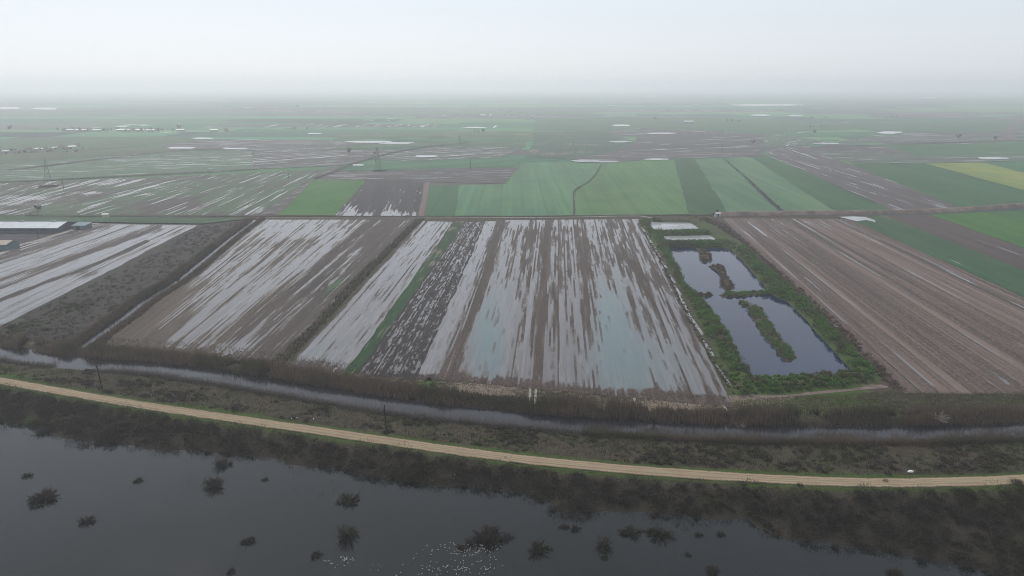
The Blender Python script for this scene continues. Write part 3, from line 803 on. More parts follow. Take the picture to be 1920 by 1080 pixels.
# strip holdings, rank behind rank into the haze
SM = [crop(500, (0.045, 0.13, 0.06)), crop(501, (0.075, 0.2, 0.09)), crop(502, (0.12, 0.21, 0.09)), crop(503, (0.03, 0.095, 0.06)),
      mud(504, -0.05, 0.9, -0.2, 10, 120), mud(505, 0.03, 0.8, -0.3, 12, 160), mud(506, -0.3, 1.5, -0.4, 8, 100), crop(507, (0.085, 0.13, 0.08))]
g = np.random.default_rng(31)
yy = 900.0
zstrip = 0.02
while yy < 9500:
    dep = g.uniform(0.05, 0.11) * yy * (0.8 if yy > 4000 else 1.0)
    half = yy * 0.78 + 200
    xx = -half - g.uniform(0, 300)
    while xx < half:
        wd = g.uniform(0.10, 0.42) * (yy * 0.5 + 700)
        sk, sk2 = g.normal(0, 0.12, 2) * dep
        gap = g.uniform(0, 0.06) * dep
        P = [(xx + 4, yy + gap + g.normal(0, 0.02) * dep), (xx + wd - 4, yy + gap + g.normal(0, 0.02) * dep),
             (xx + wd - 4 + sk, yy + dep - gap), (xx + 4 + sk, yy + dep - gap)]
        zstrip += 0.0002
        if g.random() < 0.86:
            o = sheet('field', P, zstrip, SM[int(g.choice(8, p=[.17, .17, .1, .14, .14, .1, .08, .1]))], 'narrow strip field fading into the haze of the far plain', 'field')
            o['group'] = 'strip fields of the far plain'
            if g.random() < 0.5:
                ul = o.data.uv_layers[0]
                for l in o.data.loops:
                    u_, v_ = ul.data[l.index].uv; ul.data[l.index].uv = (v_, u_)
        xx += wd
    yy += dep


# the row just behind the track, left to right
def lift(o, z):
    for v in o.data.vertices: v.co.z = z


lift(field('wet grey green field left of the mauve track, streaked with water', [(60, 403), (492, 403), (626, 317), (362, 329)],
           field_mat('wet_left', (0.0417, 0.0318, 0.0314), (0.0632, 0.0484, 0.0458), veg=(0.038, 0.07, 0.036), row=2.6, rowlen=90, wet=-0.14, vegb=0.6, seed=201, a=0.6, b=0.6), [
    ('l', [(147, 397), (215, 372), (265, 355), (335, 334)], 2.2, 'wet', 0.8), ('l', [(277, 388), (320, 368), (357, 354)], 1.8, 'wet', 0.6), ('l', [(250, 398), (277, 388)], 2, 'wet', 0.4),
    ('l', [(368, 348), (402, 330)], 1.8, 'wet', 0.6), ('l', [(405, 344), (440, 328)], 2, 'wet', 0.5), ('l', [(455, 345), (485, 330)], 2, 'wet', 0.5), ('l', [(355, 397), (400, 376), (440, 360)], 2.0, 'wet', 0.45),
    ('l', [(430, 395), (470, 372), (500, 355)], 3.0, 'wet', 0.35), ('b', 250, 360, 60, 12, 'veg', 0.5), ('b', 440, 375, 50, 14, 'veg', 0.35), ('b', 330, 385, 60, 12, 'veg', -0.4), ('b', 480, 395, 30, 8, 'wet', 0.3),
    ('b', 295, 352, 12, 3, 'wet', 0.6), ('b', 270, 365, 18, 3, 'wet', 0.5), ('b', 175, 385, 20, 3, 'wet', 0.3)], du=2.2, dv=4), 0.13)
lift(field('muddy field with white water sheets around the left pylon', [(-300, 403), (60, 403), (362, 329), (-300, 357)],
           field_mat('mud_pylon', (0.0395, 0.0306, 0.0301), (0.0611, 0.0471, 0.0445), veg=(0.045, 0.068, 0.036), row=3.5, rowlen=60, wet=-0.06, vegb=0.5, seed=203, a=0.5, b=0.6), [
    ('b', 60, 372, 70, 5, 'wet', 0.7), ('b', 40, 383, 60, 5, 'wet', 0.6), ('b', 170, 362, 45, 3, 'wet', 0.7), ('b', 190, 345, 50, 3.5, 'wet', 0.6), ('b', 10, 397, 40, 6, 'wet', 0.6),
    ('b', 85, 350, 40, 3, 'wet', 0.6), ('b', 215, 339, 45, 3, 'wet', 0.4), ('b', 230, 350, 60, 8, 'veg', 0.2), ('b', 120, 392, 50, 6, 'veg', 0.4), ('b', 90, 362, 40, 5, 'veg', 0.4)], du=4, dv=5), 0.126)
far('grey green field above the left dark ditch', [(-300, 356), (362, 327), (480, 317), (470, 278), (330, 284), (-300, 332)], mud(205, -0.12, 0.95, 0.42, 8, 60), rot=1.2)
far('pale green meadow between the left hamlet and the pylon', [(-300, 331), (330, 283), (300, 272), (150, 284), (-300, 300)], crop(207, GR['olive']), rot=1.2)
far('mauve fallow lane slanting up beside the green square field', [(488, 403), (522, 402), (590, 336), (625, 322), (690, 291), (672, 291), (616, 315)], mud(209, -0.05, 1.1, -0.4, 3, 60), rot=0.5)
far('bright green square field behind the track', [(521, 404), (628, 404), (686, 338), (586, 339)], crop(211, GR['bright'], bareb=-0.5), rot=0.25)
o = field('dark sown field whose near edge is white with water', [(628, 405), (786, 405), (795, 336), (686, 337)],
          field_mat('dark_sown', (0.0237, 0.0189, 0.0216), (0.0355, 0.0294, 0.0303), veg=(0.034, 0.058, 0.04), row=2.2, rowlen=40, wet=-0.55, vegb=0.0, seed=213, a=0.6, b=0.3), [
    ('b', 655, 395, 16, 14, 'wet', 1.3), ('b', 690, 403, 60, 7, 'wet', 1.0), ('b', 735, 390, 12, 12, 'wet', 1.0), ('b', 755, 402, 36, 7, 'wet', 1.0),
    ('l', [(708, 404), (720, 378)], 3.0, 'wet', -1.2), ('l', [(684, 340), (655, 376)], 1.4, 'wet', 1.0), ('b', 740, 350, 40, 14, 'veg', 0.3), ('l', [(790, 338), (780, 400)], 4, 'dark', 0.7)], du=3, dv=4)
for v in o.data.vertices: v.co.z = 0.16
ribbon('track', resample(GS([(790, 405), (793, 385), (799, 360), (801, 345), (797, 337), (700, 337), (600, 338)], 0), 25), 5, 0.2, M['brown_track'], 'brown lane bordering the dark sown field', 'track', drape=False, var=0.3)
far('mid green strip right of the brown lane', [(798, 405), (854, 405), (861, 347), (806, 348)], crop(215, GR['mid'], bareb=-0.6), rot=0.0)
far('wide pale teal green crop field behind the middle of the track', [(854, 405), (1076, 405), (1078, 357), (1100, 344), (1119, 325), (1127, 308), (1070, 305), (976, 305), (951, 346), (861, 347)], crop(217, (0.085, 0.165, 0.078), bareb=-0.42, var=0.2), rot=0.0)
far('yellow green crop field with tram lines in the middle of the picture', [(1077, 405), (1292, 402), (1264, 300), (1210, 301), (1128, 308), (1120, 325), (1101, 345), (1079, 358)], crop(219, (0.085, 0.155, 0.055), row=7, rowlen=300, bareb=-0.42, var=0.25), rot=0.03)
far('darker green strip right of the yellow green crop', [(1292, 403), (1366, 402), (1304, 299), (1263, 300)], crop(221, GR['dark'], bareb=-0.5, var=0.15), rot=0.03)
far('grey green strip left of the thin hedge', [(1366, 402), (1464, 401), (1356, 297), (1303, 299)], crop(223, (0.095, 0.155, 0.08), bareb=-0.42, var=0.2), rot=0.04)
far('pale green strip right of the thin hedge', [(1470, 400), (1567, 397), (1408, 295), (1360, 296)], crop(225, (0.095, 0.16, 0.078), bareb=-0.42, var=0.2), rot=0.04)
far('deep green strip left of the brown wet strip', [(1567, 397), (1672, 394), (1440, 294), (1409, 295)], crop(227, (0.036, 0.088, 0.034), bareb=-0.42, var=0.2), rot=0.04)
far('mauve brown fallow strip with bright wet furrows behind the embankment', [(1672, 394), (1800, 390), (1650, 330), (1505, 275), (1440, 277), (1444, 294)], mud(229, 0.02, 1.15, -0.5, 4, 120, a=0.4, b=0.7), rot=0.06)
far('large deep green field left of the yellow strip', [(1800, 390), (2080, 377), (1985, 378), (1736, 307), (1595, 308), (1648, 330)], crop(231, (0.038, 0.09, 0.036), bareb=-0.42, var=0.2), rot=0.05)
far('yellow mustard strip at the right edge', [(1736, 307), (2080, 402), (2200, 392), (1842, 305)], crop(233, GR['yel'], bareb=-0.42, var=0.2), rot=0.05)
far('blue green field right of the yellow strip', [(1842, 305), (2200, 392), (2300, 370), (1990, 300)], crop(235, GR['teal'], bareb=-0.6), rot=0.05)

# second and third rows
far('dark mauve strip behind the dark sown field', [(596, 337), (942, 345), (976, 314), (860, 316), (622, 322)], mud(241, -0.15, 0.85, -0.4, 3, 60), rot=1.5)
far('teal green field around the middle pylon', [(622, 321), (962, 313), (974, 305), (1064, 299), (940, 297), (760, 303), (690, 300), (640, 312)], crop(243, GR['teal'], bareb=-0.35), rot=0.9)
far('dull wet field strewn with puddles behind the middle pylon', [(640, 311), (690, 299), (760, 302), (940, 296), (985, 276), (820, 274), (700, 296)], mud(245, -0.02, 0.9, 0.2, 9, 60), rot=1.0)
far('long mauve fallow strip with a white puddle edge', [(1063, 298), (1130, 305), (1210, 300), (1440, 293), (1420, 286), (1300, 286), (1150, 286)], mud(247, -0.15, 1.1, -0.3, 6, 100), rot=1.5)
far('dull green field behind the mauve fallow strip', [(985, 298), (1063, 298), (1150, 286), (1190, 268), (1000, 268)], crop(249, (0.048, 0.08, 0.05), bareb=-0.15), rot=0.1)
far('dark wet ploughland crossed by white water lines', [(1150, 286), (1430, 286), (1480, 270), (1430, 252), (1200, 240), (1190, 268)], mud(251, -0.08, 0.85, -0.02, 12, 160, a=0.5, b=0.6), rot=1.1)
far('wet green strip at the head of the slanting white drain', [(1430, 275), (1505, 274), (1560, 268), (1470, 252), (1432, 253)], mud(253, -0.08, 0.9, 0.35, 6, 90), rot=0.5)
far('grey fallow field right of the bright wet furrows', [(1520, 283), (1600, 307), (1735, 306), (1842, 304), (1990, 299), (2200, 296), (2200, 290), (1700, 290)], mud(255, -0.12, 0.95, 0.25, 6, 100), rot=1.5)
far('light green strip at the right, far side of the fallow', [(1720, 291), (2200, 292), (2200, 268), (1900, 268), (1650, 273)], crop(257, GR['mid'], bareb=-0.25), rot=1.45)
far('dark band of ploughland in front of the smoke blue fields', [(1520, 283), (1700, 290), (1720, 291), (1650, 273), (1560, 270)], mud(259, -0.15, 0.85, 0.05), rot=1.4)
far('mauve strip under the white pool', [(1560, 269), (1900, 266), (2100, 263), (1800, 256), (1640, 254)], mud(261, -0.1, 1.0, 0.2), rot=1.4)
far('green field beyond the left track', [(600, 282), (820, 273), (985, 275), (990, 264), (830, 268), (690, 271)], crop(263, (0.07, 0.105, 0.05)), rot=0.9)
far('teal green meadow left of the middle', [(820, 267), (990, 263), (1000, 268), (1000, 258), (880, 258), (720, 262)], crop(265, GR['teal']), rot=0.9)
far('flooded grey plain left of the slanting ditch', [(470, 318), (640, 311), (700, 296), (600, 283), (480, 277)], mud(267, 0.0, 0.9, 0.1, 7, 60), rot=0.8)
far('blue grey ploughland behind the left meadow', [(300, 271), (330, 283), (600, 282), (690, 270), (600, 262), (420, 262)], mud(269, -0.1, 0.9, 0.1, 8, 90), rot=1.3)
far('light green band before the far farm row', [(120, 258), (320, 256), (420, 262), (300, 271), (150, 283), (-300, 298), (-300, 272)], crop(271, (0.065, 0.1, 0.05)), rot=1.3)
far('pale green band behind the teal meadow', [(620, 252), (900, 246), (1000, 247), (1000, 257), (880, 257), (640, 262)], crop(273, (0.07, 0.105, 0.05), bareb=-0.2), rot=1.4)
far('grey green band left of the white pool', [(1000, 247), (1140, 247), (1190, 267), (1000, 267)], crop(275, (0.05, 0.085, 0.05), bareb=-0.2), rot=1.4)
far('broad green band around the pale trapezoid pool', [(1010, 222), (1140, 220), (1440, 222), (1640, 238), (1440, 250), (1200, 239), (1140, 246), (1000, 246)], crop(277, (0.06, 0.11, 0.052)), rot=1.4)
far('light green band far right beyond the bare trees', [(1560, 232), (1900, 228), (2000, 240), (1850, 250), (1640, 247)], crop(279, (0.06, 0.105, 0.055)), rot=1.4)
far('mauve strip climbing to the horizon at the far right', [(1868, 265), (1902, 265), (1925, 218), (1905, 215)], mud(281, -0.2, 1.2, -0.6), rot=0.2)

# pools of standing water, far
def pool(label, cx, cy, rx, ry, m='silt', skew=0.0, n=18):
    zfar[0] += 0.006
    pts = []
    for i in range(n):
        a = 2 * math.pi * i / n
        k = 1 + 0.35 * (random.random() - 0.5)
        pts.append((cx + rx * k * math.copysign(abs(math.cos(a)) ** 0.7, math.cos(a)) + skew * math.sin(a) * ry, cy - ry * k * math.sin(a)))
    sheet('water', GS(pts), zfar[0] + 0.1, M[m], label, 'water')


sheet('water', GS([(1122, 220.5), (1146, 212), (1180, 211), (1197, 219.5)]), 0.9, crop_mat('pale_wet_field', (0.13, 0.19, 0.14), seed=400, bareb=-0.6), 'pale trapezoid wet field far off right of the middle', 'water')
for a in [('bright narrow pool below the pale trapezoid', 1163, 235.5, 18, 1.6), ('white pool on the right in front of far green bands', 1668, 249, 23, 2.4),
          ('flat white pool far right of the middle', 1425, 216.3, 18, 1.5), ('thin pale water line beyond the far pools', 1440, 197, 70, 1.6),
          ('small pale pool right of the flat white pool', 1490, 217.5, 14, 1.2), ('long white flood left of the middle', 690, 266.5, 42, 2.0),
          ('white flood tail right of the long white flood', 745, 269, 32, 1.6), ('pale thin flood left of the angular drain', 890, 239.5, 22, 1.3),
          ('tiny bright pool in the haze left of the middle', 905, 215.5, 5, 1.0), ('white flood at the far left edge', 15, 203, 26, 2.2),
          ('pale flood beside the far left edge flood', 85, 204, 24, 1.8), ('white flood before the left blue ploughland', 340, 278, 26, 1.6),
          ('bright flood right of the left blue ploughland', 440, 279, 26, 1.6), ('slanting flood above the left field', 380, 260, 20, 1.4),
          ('white puddle edge behind the teal crop field', 1100, 302.5, 28, 2.2), ('second white puddle edge behind the crop fields', 1135, 304, 24, 1.6),
          ('thin white puddle at the top of the yellow green crop', 1230, 299.4, 22, 1.4), ('bright water line in the dark ploughland', 1240, 250.5, 30, 1.2),
          ('short white water line beside the dark ploughland', 1162, 266.5, 22, 1.3), ('white flood on the upper right fallow', 1862, 297.5, 28, 2.0),
          ('hazy pale pool near the horizon right of the middle', 1222, 180.6, 10, 1.0), ('hazy pale pool near the right horizon', 1740, 183.5, 14, 1.0),
          ('pale pool right of the wet green strip', 1550, 270, 24, 1.6), ('white flood at the foot of the left meadow', 590, 251, 14, 1.1),
          ('long bright puddle by the middle pylon', 672, 310.5, 13, 1.3), ('pale puddle in the field right of the middle pylon', 800, 294, 20, 2.0)]:
    pool(*a)
for lab, pts, w in [
                    ('slanting white drain in the mauve fallow strip', [(1473, 279), (1505, 290), (1533, 300)], 3.0),
                    ('angular white drain left of the middle', [(925, 241), (930, 236)], 8.0)]:
    P = resample(GS(pts), 25)
    ribbon('water', P, w, 0.9, M['silt'], lab, 'water', drape=False, var=0.6, wfun=lambda t: 0.25 + 0.75 * math.sin(math.pi * min(max(t, 0.02), 0.98)))

M['ditch'] = plain('ditch_grass', (0.04, 0.038, 0.032), 0.95, 0.1, 0.4, 0.1)
for lab, pts, w in [('dark ditch across the left meadows, upper', [(-300, 343), (0, 321), (165, 302), (330, 284), (480, 275.5)], 6),
                    ('dark ditch across the left fields, lower', [(-300, 346), (0, 342), (175, 334), (360, 325), (480, 318)], 6),
                    ('dark slanting ditch left of the middle pylon', [(590, 336), (700, 296), (790, 277), (880, 268)], 6),
                    ('thin dark field boundary curving through the green crops', [(1076, 405), (1077, 358), (1100, 344.5), (1119, 325), (1127, 309)], 1.1),
                    ('dark ditch beside the deep green fields', [(1355, 297), (1395, 330), (1430, 362), (1471, 400)], 1.5),
                    ('dark drain along the right fallow fields', [(1520, 276), (1700, 271), (1900, 264), (2100, 260)], 7),
                    ('dark verge along the far track', [(130, 405.5), (300, 406.5), (480, 405.5), (620, 405.8), (800, 406.2), (1000, 405.8), (1200, 403.4), (1345, 403.6)], 3.0)]:
    P = resample(GS(pts), 20)
    ribbon('ditch', P, w, 0.95 if min(p[1] for p in pts) < 400 else 0.3, M['ditch'], lab, 'ditch', drape=False, var=0.4)
M['bank'] = plain('bank_grass', (0.115, 0.09, 0.078), 0.95, 0.1, 0.35, 0.15)
ribbon('embankment', resample(GS([(1340, 404), (1480, 401.5), (1600, 400.5), (1700, 399), (1800, 395), (1920, 386.5), (2150, 372)], 0), 15), 11, 0.0, M['bank'],
       'brown grassy embankment running behind the right fields', 'embankment', drape=False, prof=[(-1, -0.1), (-0.35, 2.4), (0.35, 2.4), (1, -0.1)], var=0.12)

# small drains that cut the headland into the front canal
for lab, pts in [('thin white drain from the flooded strip to the canal', [(630, 690), (618, 705), (604, 724), (603, 737)]),
                 ('left one of two pale ruts at the foot of the great field', [(994, 722), (994, 745), (992, 765), (991, 778)]),
                 ('right one of two pale ruts at the foot of the great field', [(1006, 722), (1004, 745), (1001, 768)]),
                 ('pale rut beside the bare tree on the canal bank', [(1187, 742), (1193, 758), (1200, 775), (1206, 793)]),
                 ('pale track rut at the corner of the great field', [(1345, 748), (1354, 758), (1364, 771)])]:
    ribbon('drain', resample(GS(pts), 2), 0.9, 0.07, M['track'], lab, 'drain', var=0.4)
ribbon('water', EDGE_DITCH[: int(len(EDGE_DITCH) * 0.92)], 1.7, -0.42, M['silt'], 'thin white wet ditch between the great field and the pond bank', 'ditch', drape=False, var=0.5)
ribbon('water', resample(GS([(1519, 572), (1535, 586), (1550, 600), (1566, 614)]), 4), 2.0, 0.2, M['silt'], 'short pale ditch in the reddish bramble strip', 'ditch', drape=False, var=0.5)
ribbon('track', resample(GS([(1388, 745), (1450, 744), (1540, 737), (1620, 728), (1690, 722)]), 4), 2.0, 0.08, M['brown_track'], 'pale bare strip along the near foot of the pond bank', 'track', var=0.6)

# ------------------------------------------------------------------ plants: tapered blades, three-sided, by the thousand
def spikes(base, tip, w):
    n = len(base)
    d = tip - base
    L = np.linalg.norm(d, axis=1, keepdims=True) + 1e-6
    d = d / L
    h = np.where(np.abs(d[:, 2:3]) < 0.9, np.array([[0, 0, 1.0]]), np.array([[1.0, 0, 0]]))
    u = np.cross(d, h); u /= np.linalg.norm(u, axis=1, keepdims=True) + 1e-9
    v = np.cross(d, u)
    w = np.reshape(w, (-1, 1)) if np.ndim(w) else w
    Vv = np.empty((n, 4, 3))
    for k in range(3):
        a = 2 * math.pi * k / 3
        Vv[:, k] = base + (u * math.cos(a) + v * math.sin(a)) * w
    Vv[:, 3] = tip
    i = np.arange(n)[:, None] * 4
    Fv = np.stack([i + np.array([[0, 1, 3]]), i + np.array([[1, 2, 3]]), i + np.array([[2, 0, 3]])], 1).reshape(-1, 3)
    return Vv.reshape(-1, 3), Fv


def spike_obj(name, base, tip, w, m, parent=None):
    Vv, Fv = spikes(base, tip, w)
    return link(name, mesh_np(name, Vv, Fv, m), parent)


def sample_px(n, poly, z=0.0):
    """even spread of points over the piece of land outlined in the photograph"""
    P = np.array([G(a, b, z) for a, b in poly])
    lo, hi = P.min(0), P.max(0)
    out = []
    tot = 0
    while tot < n:
        q = rng.uniform(lo, hi, (n * 2, 2))
        q = q[inside(q[:, 0], q[:, 1], P)]
        out.append(q); tot += len(q)
    return np.vstack(out)[:n]


def tufts(name, xy, hmin, hmax, per, w, lean, m, label, cat, spread=0.5, zoff=0.0, parent=None, kind='stuff', hmod=None):
    n = len(xy)
    z = height(xy[:, 0], xy[:, 1])
    b = np.repeat(np.column_stack([xy, z + zoff - 0.1]), per, 0)
    b[:, :2] += rng.normal(0, spread, (n * per, 2))
    h = rng.uniform(hmin, hmax, n * per)
    if hmod is not None:
        h *= np.repeat(hmod, per)
    t = b + np.column_stack([rng.normal(0, lean, n * per) * h, rng.normal(0, lean, n * per) * h, h])
    o = spike_obj(name, b, t, w, m, parent)
    if label:
        tag(o, label, cat, kind)
    return o


def along(P, n, off0, off1):
    """points beside a line: off0..off1 metres to the far side (+) or the near side (-)"""
    T = np.gradient(P, axis=0); T /= np.linalg.norm(T, axis=1)[:, None]
    Nn = np.column_stack([-T[:, 1], T[:, 0]])
    if Nn[len(P) // 2, 1] < 0: Nn = -Nn
    L = np.concatenate([[0], np.cumsum(np.linalg.norm(np.diff(P, axis=0), axis=1))])
    s = rng.uniform(0, L[-1], n)
    o = rng.uniform(off0, off1, n)
    p = np.column_stack([np.interp(s, L, P[:, 0]), np.interp(s, L, P[:, 1])])
    q = np.column_stack([np.interp(s, L, Nn[:, 0]), np.interp(s, L, Nn[:, 1])])
    return p + q * o[:, None]


def in_view(xy, mx=140, my=140):
    PX, PY = proj(xy[:, 0], xy[:, 1])
    return xy[(PX > -mx) & (PX < 1920 + mx) & (PY < 1080 + my)]


M['reed'] = flecks('dry_reed', [(0.0600, 0.0440, 0.0336), (0.0880, 0.0656, 0.0496), (0.0440, 0.0336, 0.0272), (0.0760, 0.0528, 0.0400)], 0.03, (0.0480, 0.0440, 0.0280))
M['palereed'] = flecks('pale_reed', [(0.0713, 0.0632, 0.0589), (0.0496, 0.0434, 0.0409), (0.0868, 0.0775, 0.0732)], 0.03)
M['roughgrass'] = flecks('rough_grass', [(0.0288, 0.0240, 0.0160), (0.0440, 0.0352, 0.0240), (0.0240, 0.0264, 0.0128), (0.0344, 0.0320, 0.0184)], 0.05, (0.0320, 0.0440, 0.0160))
M['greengrass'] = flecks('green_verge', [(0.0360, 0.0576, 0.0144), (0.0480, 0.0704, 0.0192), (0.0400, 0.0480, 0.0160)], 0.08, (0.0560, 0.0560, 0.0240))
M['twig'] = flecks('dark_twigs', [(0.016, 0.014, 0.013), (0.03, 0.024, 0.02), (0.012, 0.011, 0.011), (0.03, 0.022, 0.017), (0.062, 0.054, 0.048)], 0.06, (0.03, 0.03, 0.014))
M['greytwig'] = flecks('grey_twigs', [(0.11, 0.1, 0.09), (0.075, 0.068, 0.06), (0.15, 0.135, 0.12)], 0.1)
M['blossom'] = flecks('white_blossom', [(0.34, 0.31, 0.28), (0.22, 0.2, 0.17), (0.42, 0.38, 0.35)], 0.1)
M['bramble'] = flecks('red_bramble', [(0.0600, 0.0360, 0.0280), (0.0840, 0.0520, 0.0400), (0.0440, 0.0320, 0.0256)], 0.08, (0.0640, 0.0520, 0.0360))
M['leaf'] = flecks('bank_leaves', [(0.0426, 0.0986, 0.0202), (0.0616, 0.1288, 0.0291), (0.0336, 0.0762, 0.0157), (0.0739, 0.1344, 0.0336)], 0.14, (0.075, 0.082, 0.036))
M['islet'] = flecks('islet_scrub', [(0.0480, 0.0400, 0.0288), (0.0360, 0.0336, 0.0216), (0.0640, 0.0480, 0.0360)], 0.09)
M['bark'] = plain('bark', (0.05, 0.042, 0.036), 0.95, 0.1, 0.3, 3)

# reeds on the front canal: dense dark wall on the far bank, thin pale fringe on the near one
p = in_view(along(CANAL, 40000, 4.2, 11.5))
p = p[fbm(p[:, 0], p[:, 1], 7, 33) > 0.33]
tufts('reeds', p, 2.0, 4.0, 3, 0.1, 0.12, M['reed'], 'dense brown reeds along the far bank of the front canal', 'reeds', 0.35,
      hmod=0.2 + 1.25 * fbm(p[:, 0], p[:, 1], 11, 31))
p = in_view(along(CANAL, 16000, 11.0, 24.0))
tufts('dry_grass', p, 0.4, 0.9, 2, 0.08, 0.3, M['reed'], 'reddish dry grass on the headland above the canal reeds', 'grass', 0.4)
p = in_view(along(CANAL, 40000, -10.0, -0.6))
p = p[fbm(p[:, 0], p[:, 1], 11, 71) > np.where(p[:, 0] > 0, 0.2, 0.36)]
tufts('reeds', p[p[:, 0] < 20], 1.0, 2.4, 3, 0.05, 0.12, M['palereed'], 'thin pale reeds fringing the near side of the front canal on the left', 'reeds', 0.4)
p = p[p[:, 0] >= 20]
p = np.vstack([p, p[:, :] + np.array([0.5, 1.4])])
tufts('reeds', p, 1.2, 2.9, 3, 0.06, 0.14, M['reed'], 'brown reeds closing over the near side of the front canal on the right', 'reeds', 0.4, hmod=0.6 + 0.7 * fbm(p[:, 0], p[:, 1], 8, 73))
p = in_view(np.vstack([along(SIDE, 7000, 2.6, 7.5), along(SIDE, 6500, -6.0, -2.6)]))
tufts('reeds', p, 1.2, 2.4, 2, 0.08, 0.14, M['reed'], 'brown reeds on both sides of the winding side canal', 'reeds', 0.35)
p = np.vstack([along(DITCH, 3600, -2.6, 2.6)])
tufts('reeds', p, 0.5, 1.3, 2, 0.09, 0.2, M['twig'], 'dark weeds lining the straight field ditch', 'weeds', 0.35)

# rough grass between canal and road, green verge
p = in_view(np.vstack([along(ROAD, 34000, 4.0, 38.0)]))
keep = seg_dist(p[:, 0], p[:, 1], CANAL) > 8.0
cross = inside(p[:, 0], p[:, 1], np.vstack([ROAD, CANAL[::-1]]))
p = p[keep & cross]
hm = 0.4 + 1.2 * fbm(p[:, 0], p[:, 1], 8, 41) ** 1.5
tufts('rough_grass', p, 0.45, 1.2, 2, 0.07, 0.35, M['roughgrass'], 'rough brown grass on the slope between road and canal', 'grass', 0.5, hmod=hm)
grass_pts = p
p = p[rng.random(len(p)) < 0.5]
tufts('rough_grass', p, 0.2, 0.55, 4, 0.06, 0.5, M['roughgrass'], 'short dead grass between the taller tufts by the canal', 'grass', 0.9)
p = in_view(np.vstack([along(ROAD, 12000, 2.7, 4.6), along(ROAD, 9000, -4.2, -2.8)]))
p = p[fbm(p[:, 0], p[:, 1], 9, 43) > 0.42]
tufts('green_grass', p, 0.15, 0.4, 2, 0.07, 0.4, M['greengrass'], 'green grass verge on both edges of the dirt road', 'grass', 0.25)
p = sample_px(9000, [(1372, 752), (1520, 742), (1700, 735), (1990, 738), (1990, 775), (1700, 778), (1400, 784)])
tufts('green_grass', p, 0.2, 0.6, 2, 0.09, 0.5, M['greengrass'], 'patchy green grass below the pond bank', 'grass', 0.5)


def scrub(centres, r, per, w, ln, m, name, label, cat, flat=0.8, kind='stuff', parent=None, up=0.5):
    """leafy or twiggy domes: short tapered leaves and twigs standing off each dome"""
    n = len(centres)
    r = np.broadcast_to(np.asarray(r, float), (n,))
    d = rng.normal(0, 1, (n * per, 3)); d /= np.linalg.norm(d, axis=1)[:, None]
    d[:, 2] = np.abs(d[:, 2])
    rr = np.repeat(r, per)
    c = np.repeat(centres, per, 0)
    f = rng.uniform(0.45, 1.0, n * per) ** 0.6
    b = c + d * (rr * f)[:, None] * np.array([1, 1, flat])
    dirs = d + rng.normal(0, 0.6, (n * per, 3)); dirs[:, 2] += up
    dirs /= np.linalg.norm(dirs, axis=1)[:, None]
    t = b + dirs * rng.uniform(ln * 0.6, ln * 1.3, n * per)[:, None]
    o = spike_obj(name, b, t, rng.uniform(w * 0.6, w * 1.3, n * per), m, parent)
    if label: tag(o, label, cat, kind)
    return o


def heap(xy, zoff=0.0):
    return np.column_stack([xy, height(xy[:, 0], xy[:, 1]) + zoff])


p = grass_pts
q = p[fbm(p[:, 0], p[:, 1], 12, 47) > 0.53][:900]
scrub(heap(q), rng.uniform(0.35, 1.1, len(q)), 40, 0.05, 0.6, M['twig'], 'low_scrub', 'low dark scrub scattered through the rough grass by the canal', 'scrub')
q = p[fbm(p[:, 0], p[:, 1], 10, 49) > 0.58][900:1500]
scrub(heap(q), rng.uniform(0.3, 0.8, len(q)), 40, 0.06, 0.4, M['greengrass'], 'low_scrub', 'greenish low scrub scattered through the rough grass by the canal', 'scrub')

# pond banks: bushy green cover
lo, hi = BERM_OUT.min(0), BERM_OUT.max(0)
q = rng.uniform(lo, hi, (8000, 2))
sp = np.minimum(np.minimum(sdist(q[:, 0], q[:, 1], POND_UP), sdist(q[:, 0], q[:, 1], POND_LOW)), np.minimum(sdist(q[:, 0], q[:, 1], POOL_FAR), sdist(q[:, 0], q[:, 1], POOL_NEAR)))
so_ = sdist(q[:, 0], q[:, 1], BERM_OUT)
PXq, PYq = proj(q[:, 0], q[:, 1])
back = (PYq < 466) & (PXq > 1330)
q = q[(so_ < -1.4) & (sp > 0.7) & ~back & ((PYq > 458) | (PXq < 1240))]
low_ = np.where(proj(q[:, 0], q[:, 1])[1] > 702, 0.62, 1.0)
scrub(heap(q), rng.uniform(0.8, 2.0, len(q)) * low_ * (0.6 + 0.8 * fbm(q[:, 0], q[:, 1], 9, 61)), 62, 0.15, 0.5, M['leaf'], 'bank_bushes', 'dense green bushes covering the banks round the fish ponds', 'bushes', 1.15)
q2 = np.vstack([sample_px(260, [(1232, 437), (1322, 434), (1332, 440), (1240, 442)]), sample_px(420, [(1246, 455), (1360, 454), (1382, 463), (1310, 463), (1250, 462)])])
scrub(heap(q2), rng.uniform(0.6, 1.2, len(q2)), 40, 0.12, 0.5, M['leaf'], 'dyke_bushes', 'dark green bushes on the two cross dykes behind the ponds', 'bushes')
q3 = sample_px(620, [(1345, 412), (1372, 430), (1440, 490), (1520, 558), (1600, 632), (1700, 735), (1668, 726), (1610, 668), (1556, 610), (1500, 556), (1440, 505), (1390, 455), (1335, 425), (1300, 412)])
scrub(heap(q3), rng.uniform(0.5, 1.1, len(q3)), 34, 0.07, 0.6, M['bramble'], 'brambles', 'reddish brown brambles between pond bank and brown field', 'brambles')
q4 = sample_px(300, [(1200, 412), (1216, 430), (1250, 500), (1292, 580), (1330, 650), (1392, 742), (1376, 744), (1318, 650), (1280, 580), (1240, 500), (1205, 430)])
scrub(heap(q4), rng.uniform(0.3, 0.7, len(q4)), 30, 0.09, 0.4, M['islet'], 'weeds', 'dull weeds along the thin wet ditch beside the pond bank', 'weeds')
